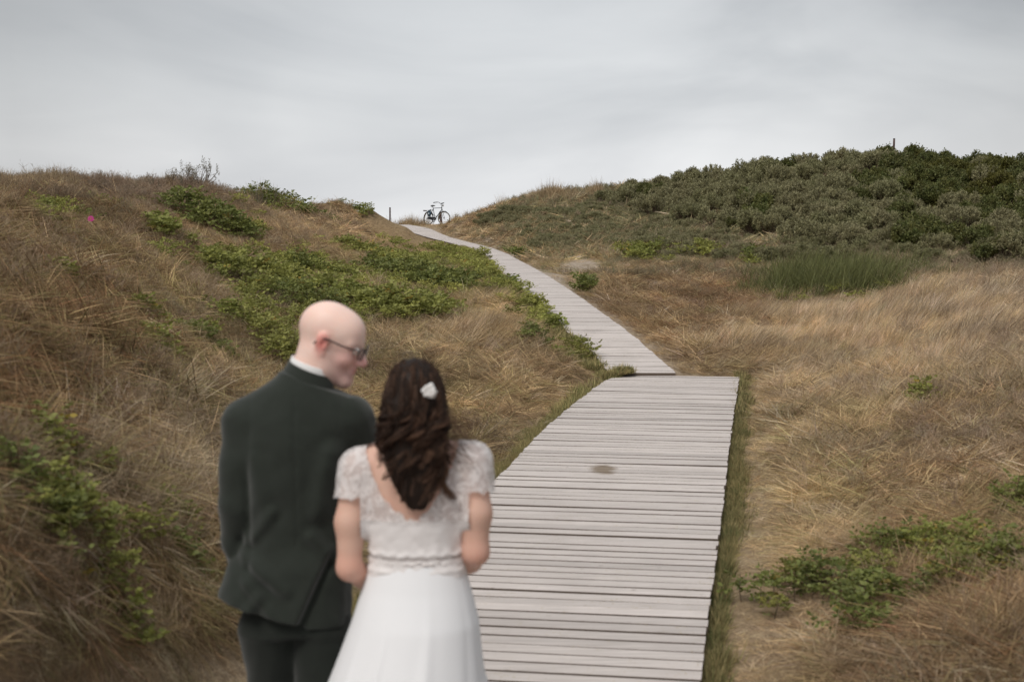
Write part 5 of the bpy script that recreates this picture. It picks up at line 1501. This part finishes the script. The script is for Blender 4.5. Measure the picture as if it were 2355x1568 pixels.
def build_hair(root, O0, HO, R, s, add):
    rg = np.random.default_rng(9)
    n = NT('brown_hair'); c = n.attr('hair_tint')
    hm = n.principled(c, .6, .2); 
    # dark inner volume, then wavy locks over it
    hf = Field((-.50, 3.93, 1.22), (-.10, 4.35, 1.78), .005)
    T = lambda *p: HO + R @ np.array(p, float); Rn = R / s
    hf.ell(T(-.022, 0, .040), np.array((.106, .089, .097)) * s, Rn, .03); hf.ell(T(.012, 0, .062), np.array((.084, .076, .068)) * s, Rn, .02); hf.ell(T(-.055, 0, -.01), np.array((.07, .085, .10)) * s, Rn, .03)
    hf.loft([(1.300, -.274, 4.055, .036, .020), (1.34, -.278, 4.055, .052, .032), (1.41, -.288, 4.060, .076, .042), (1.47, -.293, 4.07, .078, .046), (1.55, -.293, 4.09, .078, .060), (1.62, -.292, 4.12, .078, .08)], k=.04)
    sl, p = hf.box((-.50, 3.93, 1.22), (-.10, 4.35, 1.78), 0)
    f = hf.f + .006 - .008 * nz(p * np.array([1, 1, .5]), 26., 3)
    V, Q = hf.mesh(1, f.astype(np.float32)); 
    mb = MB(); mb.add(V, Q); tint = [np.tile([.016, .009, .006], (len(V), 1))]
    def strand(pts, r, col, nn=3):
        k0 = mb.n; mb.tube(pts, r, nn, False); tint.append(np.tile(col, (mb.n - k0, 1)))
    base = np.array([.028, .0155, .0105]); hi = np.array([.120, .064, .040])
    nl = 190
    for k in range(nl):
        # root on the back/top of the scalp
        a = rg.uniform(-1.9, 1.9); e = rg.uniform(-.35, 1.15)
        if k % 5 == 0: a = rg.choice([-1, 1]) * rg.uniform(1.9, 2.7); e = rg.uniform(.55, 1.3)
        d = np.array([-math.cos(a) * math.cos(e), math.sin(a) * math.cos(e), math.sin(e)])
        p0 = T(*(np.array([-.022, 0, .040]) + d * np.array([.104, .088, .096])))
        # end position in the hanging mass
        side = np.clip((p0[0] - HO[0]) / .09, -1, 1)
        endz = rg.uniform(1.285, 1.46) if rg.random() < .75 else rg.uniform(1.40, 1.55)
        wz = np.interp(endz, [1.28, 1.31, 1.36, 1.42, 1.5], [.042, .058, .072, .090, .086])
        ex = np.interp(endz, [1.28, 1.42], [-.274, -.290]) + wz * np.clip(side * .8 + rg.normal(0, .3), -1.05, 1.05); ey = 4.055 - rg.uniform(0, .040) * math.sqrt(max(0, 1 - ((ex + .29) / .11) ** 2))
        if ex > -.25 and endz < 1.33: endz += .0
        m = 20; t = np.linspace(0, 1, m)
        mid = np.array([p0[0] * .55 + (-.29 + side * .082) * .45, min(p0[1], 4.10) - .03, 1.56])
        # bezier-like path: scalp, nape bulge, end
        out = T(*(np.array([-.022, 0, .01]) + d * np.array([.118, .098, .07])))
        P1 = p0 + (out - p0) * 1. + np.array([0, -.012, -.02]); P2 = mid; P3 = np.array([ex, ey, endz])
        path = ((1 - t) ** 3)[:, None] * p0 + (3 * (1 - t) ** 2 * t)[:, None] * P1 + (3 * (1 - t) * t ** 2)[:, None] * P2 + (t ** 3)[:, None] * P3
        ph = rg.uniform(0, 6.28); fr = rg.uniform(2.0, 4.2); am = .019 * smooth01((t - .25) / .4) * rg.uniform(.6, 1.5)
        path[:, 0] += am * np.sin(ph + fr * 2 * np.pi * t); path[:, 1] += am * .8 * np.cos(ph + fr * 2 * np.pi * t)
        lc = base + (hi - base) * rg.random() ** 1.8 * .9
        w = .0075 * rg.uniform(.6, 1.3)
        for q in range(22):
            o1 = rg.normal(0, 1, 3) * w * .55; tw = rg.uniform(0, 6.28); rr = w * math.sqrt(rg.random())
            pp = path + o1 * (.3 + .7 * np.sin(np.pi * np.clip(t * .9 + .05, 0, 1)))[:, None]
            pp[:, 0] += rr * np.cos(tw + 7 * t) * smooth01(t * 3); pp[:, 1] += rr * np.sin(tw + 7 * t) * smooth01(t * 3)
            pp = pp[:int(m * rg.uniform(.85, 1.0))]
            cc = lc * rg.uniform(.65, 1.5)
            if t[0] == 0: strand(pp, np.linspace(.0014, .0009, len(pp)), cc)
    # loose wisps blown to the right and around the crown
    for k in range(150):
        a = rg.uniform(-2.6, 2.6); e = rg.uniform(-.3, 1.4); d = np.array([-math.cos(a) * math.cos(e), math.sin(a) * math.cos(e), math.sin(e)])
        p0 = T(*(np.array([-.022, 0, .040]) + d * np.array([.104, .090, .098]))); L = rg.uniform(.03, .07); t = np.linspace(0, 1, 7)[:, None]
        dr = (R @ d) * .35 + np.array([rg.normal(.3, .5), rg.normal(0, .3), rg.normal(0, .5)]); dr /= np.linalg.norm(dr)
        strand(p0 + dr * L * t * .7 + rg.normal(0, .014, 3) * np.sin(t * 4), np.linspace(.0006, .0003, 7), hi * .5)
    for k in range(90):
        z0 = rg.uniform(1.44, 1.60); p0 = np.array([-.212, 4.09 + rg.normal(0, .02), z0]); L = rg.uniform(.05, .13); t = np.linspace(0, 1, 9)[:, None]
        dr = np.array([1, -.1, rg.normal(-.12, .3)]); dr /= np.linalg.norm(dr)
        strand(p0 + dr * L * t + np.array([0, 0, 1]) * .012 * np.sin(t * 7 + rg.uniform(0, 6)) - np.array([0, 0, .03]) * t ** 2, np.linspace(.0011, .0005, 9), hi * rg.uniform(.4, .9))
    for k in range(60):      # lock hanging over the right shoulder blade
        t = np.linspace(0, 1, 12)[:, None]; p0 = np.array([-.215, 4.06, 1.44]) + rg.normal(0, .006, 3)
        strand(p0 + np.array([.045, -.01, -.10]) * t + np.array([1, 0, 0]) * .014 * np.sin(t * 5.5 + 1) + rg.normal(0, .004, 3) * t, np.linspace(.0012, .0006, 12), hi * rg.uniform(.4, 1.))
    V, Fs = mb.data(); o = add('hair', V, Fs, hm); vcol(o.data, 'hair_tint', np.vstack(tint).clip(0, 1))

def build_bouquet():
    rg = np.random.default_rng(4)
    c = np.array([-.335, 4.43, 1.20]); e = empty('bouquet', tuple(c)); gm = bpy.data.materials['stem_green']
    hold = np.array([-.245, 4.42, 1.13]) - c
    st = MB(); lf = MB(); fl = MB(); 
    for k in range(26):
        a = rg.uniform(0, 6.28); r = rg.uniform(.01, .085); top = np.array([r * math.cos(a), r * math.sin(a) * .7, .03 + .06 * rg.random()]) + np.array([-.01, 0, .0])
        st.tube([hold + np.array([0, 0, -.10]), hold, (hold + top) / 2 + rg.normal(0, .006, 3), top], .0016, 5)
        if k % 2: 
            for q in range(7): fl.ball(top + rg.normal(0, .009, 3), rg.uniform(.005, .011), 8, 6)
        else:
            V, Q = leaves(rg, np.tile(top, (9, 1)) + rg.normal(0, .012, (9, 3)), rg.normal(0, 1, (9, 3)), .035, .013); lf.add(V, Q)
    st.build('stems', gm, e); l = lf.build('leaves', simple('bouquet_leaf', (.10, .14, .04), .6), e); fl.build('flowers', simple('bouquet_flower', (.72, .52, .30), .6, var=.2, scale=60), e)
    tag(e, 'small bouquet of cream flowers and green stems held in front of the bride', 'bouquet')

# ================================================================== bicycle
def build_bicycle():
    paint = simple('black_paint', (.018, .017, .020), .35, var=.1); chrome = simple('worn_chrome', (.42, .42, .42), .35, .8, var=.1)
    rub = simple('tyre_rubber', (.022, .020, .020), .85); rimm = simple('cream_rim', (.62, .56, .44), .4, .3, var=.08); lea = simple('saddle_leather', (.02, .017, .016), .55)
    yaw = math.radians(-42)
    hub = P(1026, 517.5, 74.2); rr = .345
    u0 = P(1001, 517, 74.8)
    root = empty('bicycle', (u0[0], 74.6, 0), yaw)
    zb = float(H(u0[0], 74.6)) + .03; zz = P(1001, 517, 74.6)[2]
    root.location.z = max(zb, zz - .01)
    root.rotation_euler = (math.radians(-3), 0, yaw)
    wb = 1.13; RX, FX = -.50, .63            # rear and front hub x
    def wheel(x, name, turn=0.):
        w = empty(name, (x, 0, rr), 0); w.parent = root; w.rotation_euler = (0, 0, turn)
        a = np.linspace(0, 2 * np.pi, 49)
        c = lambda r, y=0: np.stack([r * np.cos(a), np.full(49, y), r * np.sin(a)], -1)
        MB().tube(c(rr - .019), .022, 8, False).build('tyre', rub, w)
        MB().tube(c(rr - .042), .012, 8, False).build('rim', rimm, w)
        sp = MB()
        for k in range(28):
            t = k / 28 * 2 * np.pi; y = .03 * (1 if k % 2 else -1)
            sp.tube([(.018 * math.cos(t + .5), y, .018 * math.sin(t + .5)), ((rr - .045) * math.cos(t), 0, (rr - .045) * math.sin(t))], .0013, 3, False)
        sp.build('spokes', chrome, w)
        MB().tube([(0, -.05, 0), (0, -.03, 0), (0, .03, 0), (0, .05, 0)], [.012, .028, .028, .012], 10).build('hub', chrome, w)
        return w
    wheel(RX, 'wheel'); wheel(FX, 'wheel', math.radians(24))
    bb = (-.03, 0, .30); seat_t = (-.205, 0, .90); head_t = (.415, 0, .93); head_b = (.455, 0, .80)
    f = MB(); f.tube([bb, seat_t], .018, 8); f.tube([(-.195, 0, .865), (.425, 0, .885)], .015, 8); f.tube([bb, (.445, 0, .80)], .020, 8); f.tube([head_t, head_b], .022, 8)
    for y in (-.06, .06):
        f.tube([bb, (RX, y, rr)], .011, 6); f.tube([(-.195, 0, .84), (RX, y, rr)], .010, 6)
    f.ball(bb, .035, 10, 8)
    f.build('frame', paint, root)
    fk = MB()
    for y in (-.055, .055): fk.tube([(.46, y * .6, .78), (.50, y, .62), (.58, y, .43), (FX, y, rr)], [.013, .012, .010, .008], 6)
    fk.tube([(.46, -.04, .785), (.46, .04, .785)], .016, 6); fk.build('fork', paint, root)
    # handlebar swept back, stem, grips, lamp
    hb = MB(); hb.tube([(.405, 0, .95), (.385, 0, 1.08)], .013, 8)
    for sy in (-1, 1): hb.tube([(.385, 0, 1.08), (.405, sy * .07, 1.10), (.40, sy * .17, 1.15), (.33, sy * .27, 1.17), (.20, sy * .29, 1.15), (.12, sy * .29, 1.13)], .014, 8)
    h = hb.build('handlebar', simple('dark_handlebar', (.09, .09, .095), .4, .5), root)
    for sy in (-1, 1): MB().tube([(.22, sy * .29, 1.152), (.10, sy * .29, 1.125)], .021, 8).build('grip', rub, h)
    for sy in (-1, 1): MB().tube([(.36, sy * .235, 1.15), (.27, sy * .25, 1.115), (.19, sy * .27, 1.10)], .006, 6).build('brake_lever', chrome, h)
    lp = MB().tube([(.455, 0, 1.00), (.50, 0, 1.00), (.54, 0, 1.00)], [.02, .045, .05], 12).build('headlamp', paint, root)
    MB().tube([(.541, 0, 1.00), (.546, 0, 1.00)], [.046, .040], 12).build('lamp_glass', simple('lamp_glass', (.6, .6, .58), .1), lp)
    # saddle
    s = Field((-.40, -.13, .93), (-.02, .13, 1.07), .008); s.ell((-.27, 0, 1.0), (.09, .095, .028), k=.03); s.cap((-.22, 0, 1.0), (-.06, 0, .995), .035, .018, k=.04)
    V, Q = s.mesh(1); sd = mobj('saddle', V, Q, lea, root)
    MB().tube([(-.205, 0, .89), (-.225, 0, .975)], .012, 8).build('seat_post', chrome, root)
    sp = MB()
    for y in (-.05, .05): sp.tube([(-.30, y, .985), (-.29, y, .93), (-.24, 0, .94)], .012, 6)
    sp.build('saddle_spring', chrome, sd)
    # mudguards
    def guard(x, a0, a1, name, mat):
        a = np.linspace(math.radians(a0), math.radians(a1), 24); R_ = rr + .030; V = []
        for t in a:
            for yy, dz in ((-.03, -.014), (-.018, 0), (.018, 0), (.03, -.014), (.016, -.005), (-.016, -.005)): V.append((x + (R_ + dz) * math.cos(t), yy, rr + (R_ + dz) * math.sin(t)))
        i = np.arange(23)[:, None] * 6; j = np.arange(6)[None]; j2 = (j + 1) % 6
        mobj(name, np.array(V), np.stack([i + j, i + j2, i + 6 + j2, i + 6 + j], -1).reshape(-1, 4), mat, root)
    guard(RX, 20, 205, 'mudguard', paint); guard(FX, 62, 190, 'mudguard', paint)
    # chain case, cranks
    cc = MB(); pr = [(-.56, .30), (-.52, .40), (-.30, .42), (-.05, .405), (.07, .37), (.09, .29), (.04, .21), (-.06, .20), (-.30, .27)]
    V = [(x, -.07, z) for x, z in pr] + [(x, -.045, z) for x, z in pr]; n_ = len(pr)
    o = mobj('chain_case', np.array(V), [np.array([[i, (i + 1) % n_, n_ + (i + 1) % n_, n_ + i] for i in range(n_)]), np.array([list(range(n_))[::-1], list(range(n_, 2 * n_))])], paint, root, False)
    cr = MB().tube([(-.03, -.10, .30), (.03, -.11, .14)], .012, 6).tube([(-.03, .10, .30), (-.09, .11, .46)], .012, 6).tube([(-.03, -.10, .30), (-.03, .10, .30)], .014, 8)
    k = cr.build('crank', chrome, root)
    for px, py, pz in ((.03, -.15, .14), (-.09, .15, .46)): MB().box((px, py, pz), (.10, .08, .025)).build('pedal', rub, k)
    # stand
    MB().tube([(-.10, 0, .27), (-.06, -.10, .02), (-.02, -.15, .005)], .010, 6).build('kickstand', chrome, root)
    # rack and rear lamp, bag hanging on the side
    rk = MB()
    for y in (-.06, .06):
        rk.tube([(-.22, y * .4, .77), (-.30, y, .765), (-.76, y, .755)], .007, 6)
        rk.tube([(-.62, y, .757), (RX, y * 1.1, rr)], .006, 6); rk.tube([(-.72, y, .755), (-.75, y, .72)], .006, 6)
    for x in (-.35, -.48, -.62, -.76): rk.tube([(x, -.06, .758), (x, .06, .758)], .006, 6)
    rc = rk.build('rack', chrome, root)
    MB().box((-.80, 0, .745), (.10, .16, .05)).build('rear_lamp', simple('lamp_red', (.05, .012, .012), .3), root)
    b = Field((-.62, -.22, .38), (-.12, -.04, .84), .01); b.ell((-.35, -.125, .57), (.14, .055, .15), k=.02); b.ell((-.34, -.12, .68), (.09, .045, .10), k=.04); b.cap((-.30, -.10, .74), (-.26, -.09, .80), .03, .02, k=.03)
    V, Q = b.mesh(1); n = NT('bag_cloth'); tc = n.n('ShaderNodeTexCoord').outputs['Object']
    bagm = n.principled(n.ramp(n.noise(5, 3, .5, tc), [(.42, (.012, .018, .025)), (.56, (.02, .06, .095)), (.68, (.012, .018, .022))]), .6, .4)
    bg = mobj('pannier_bag', V, Q, bagm, root)
    MB().ball((-.33, -.178, .58), (.035, .008, .045), 12, 8).build('white_patch', simple('bag_patch', (.62, .68, .72), .5), bg)
    # front stay and cable
    MB().tube([(.46, -.02, .76), (.50, -.05, .62), (.60, -.06, .43)], .006, 5).tube([(.45, 0, 1.0), (.49, 0, .9), (.46, 0, .80)], .004, 5).build('brake_cable', paint, root)
    tag(root, 'old black city bicycle with cream rims and a blue bag parked on the dune gap', 'bicycle')

build_world(); build_light_camera(); build_ground(); build_walks(); build_posts()
if DBG != 'people': build_grass()
build_shrubs()
if DBG != 'veg':
    build_man(); build_woman(); build_bouquet()
build_bicycle()
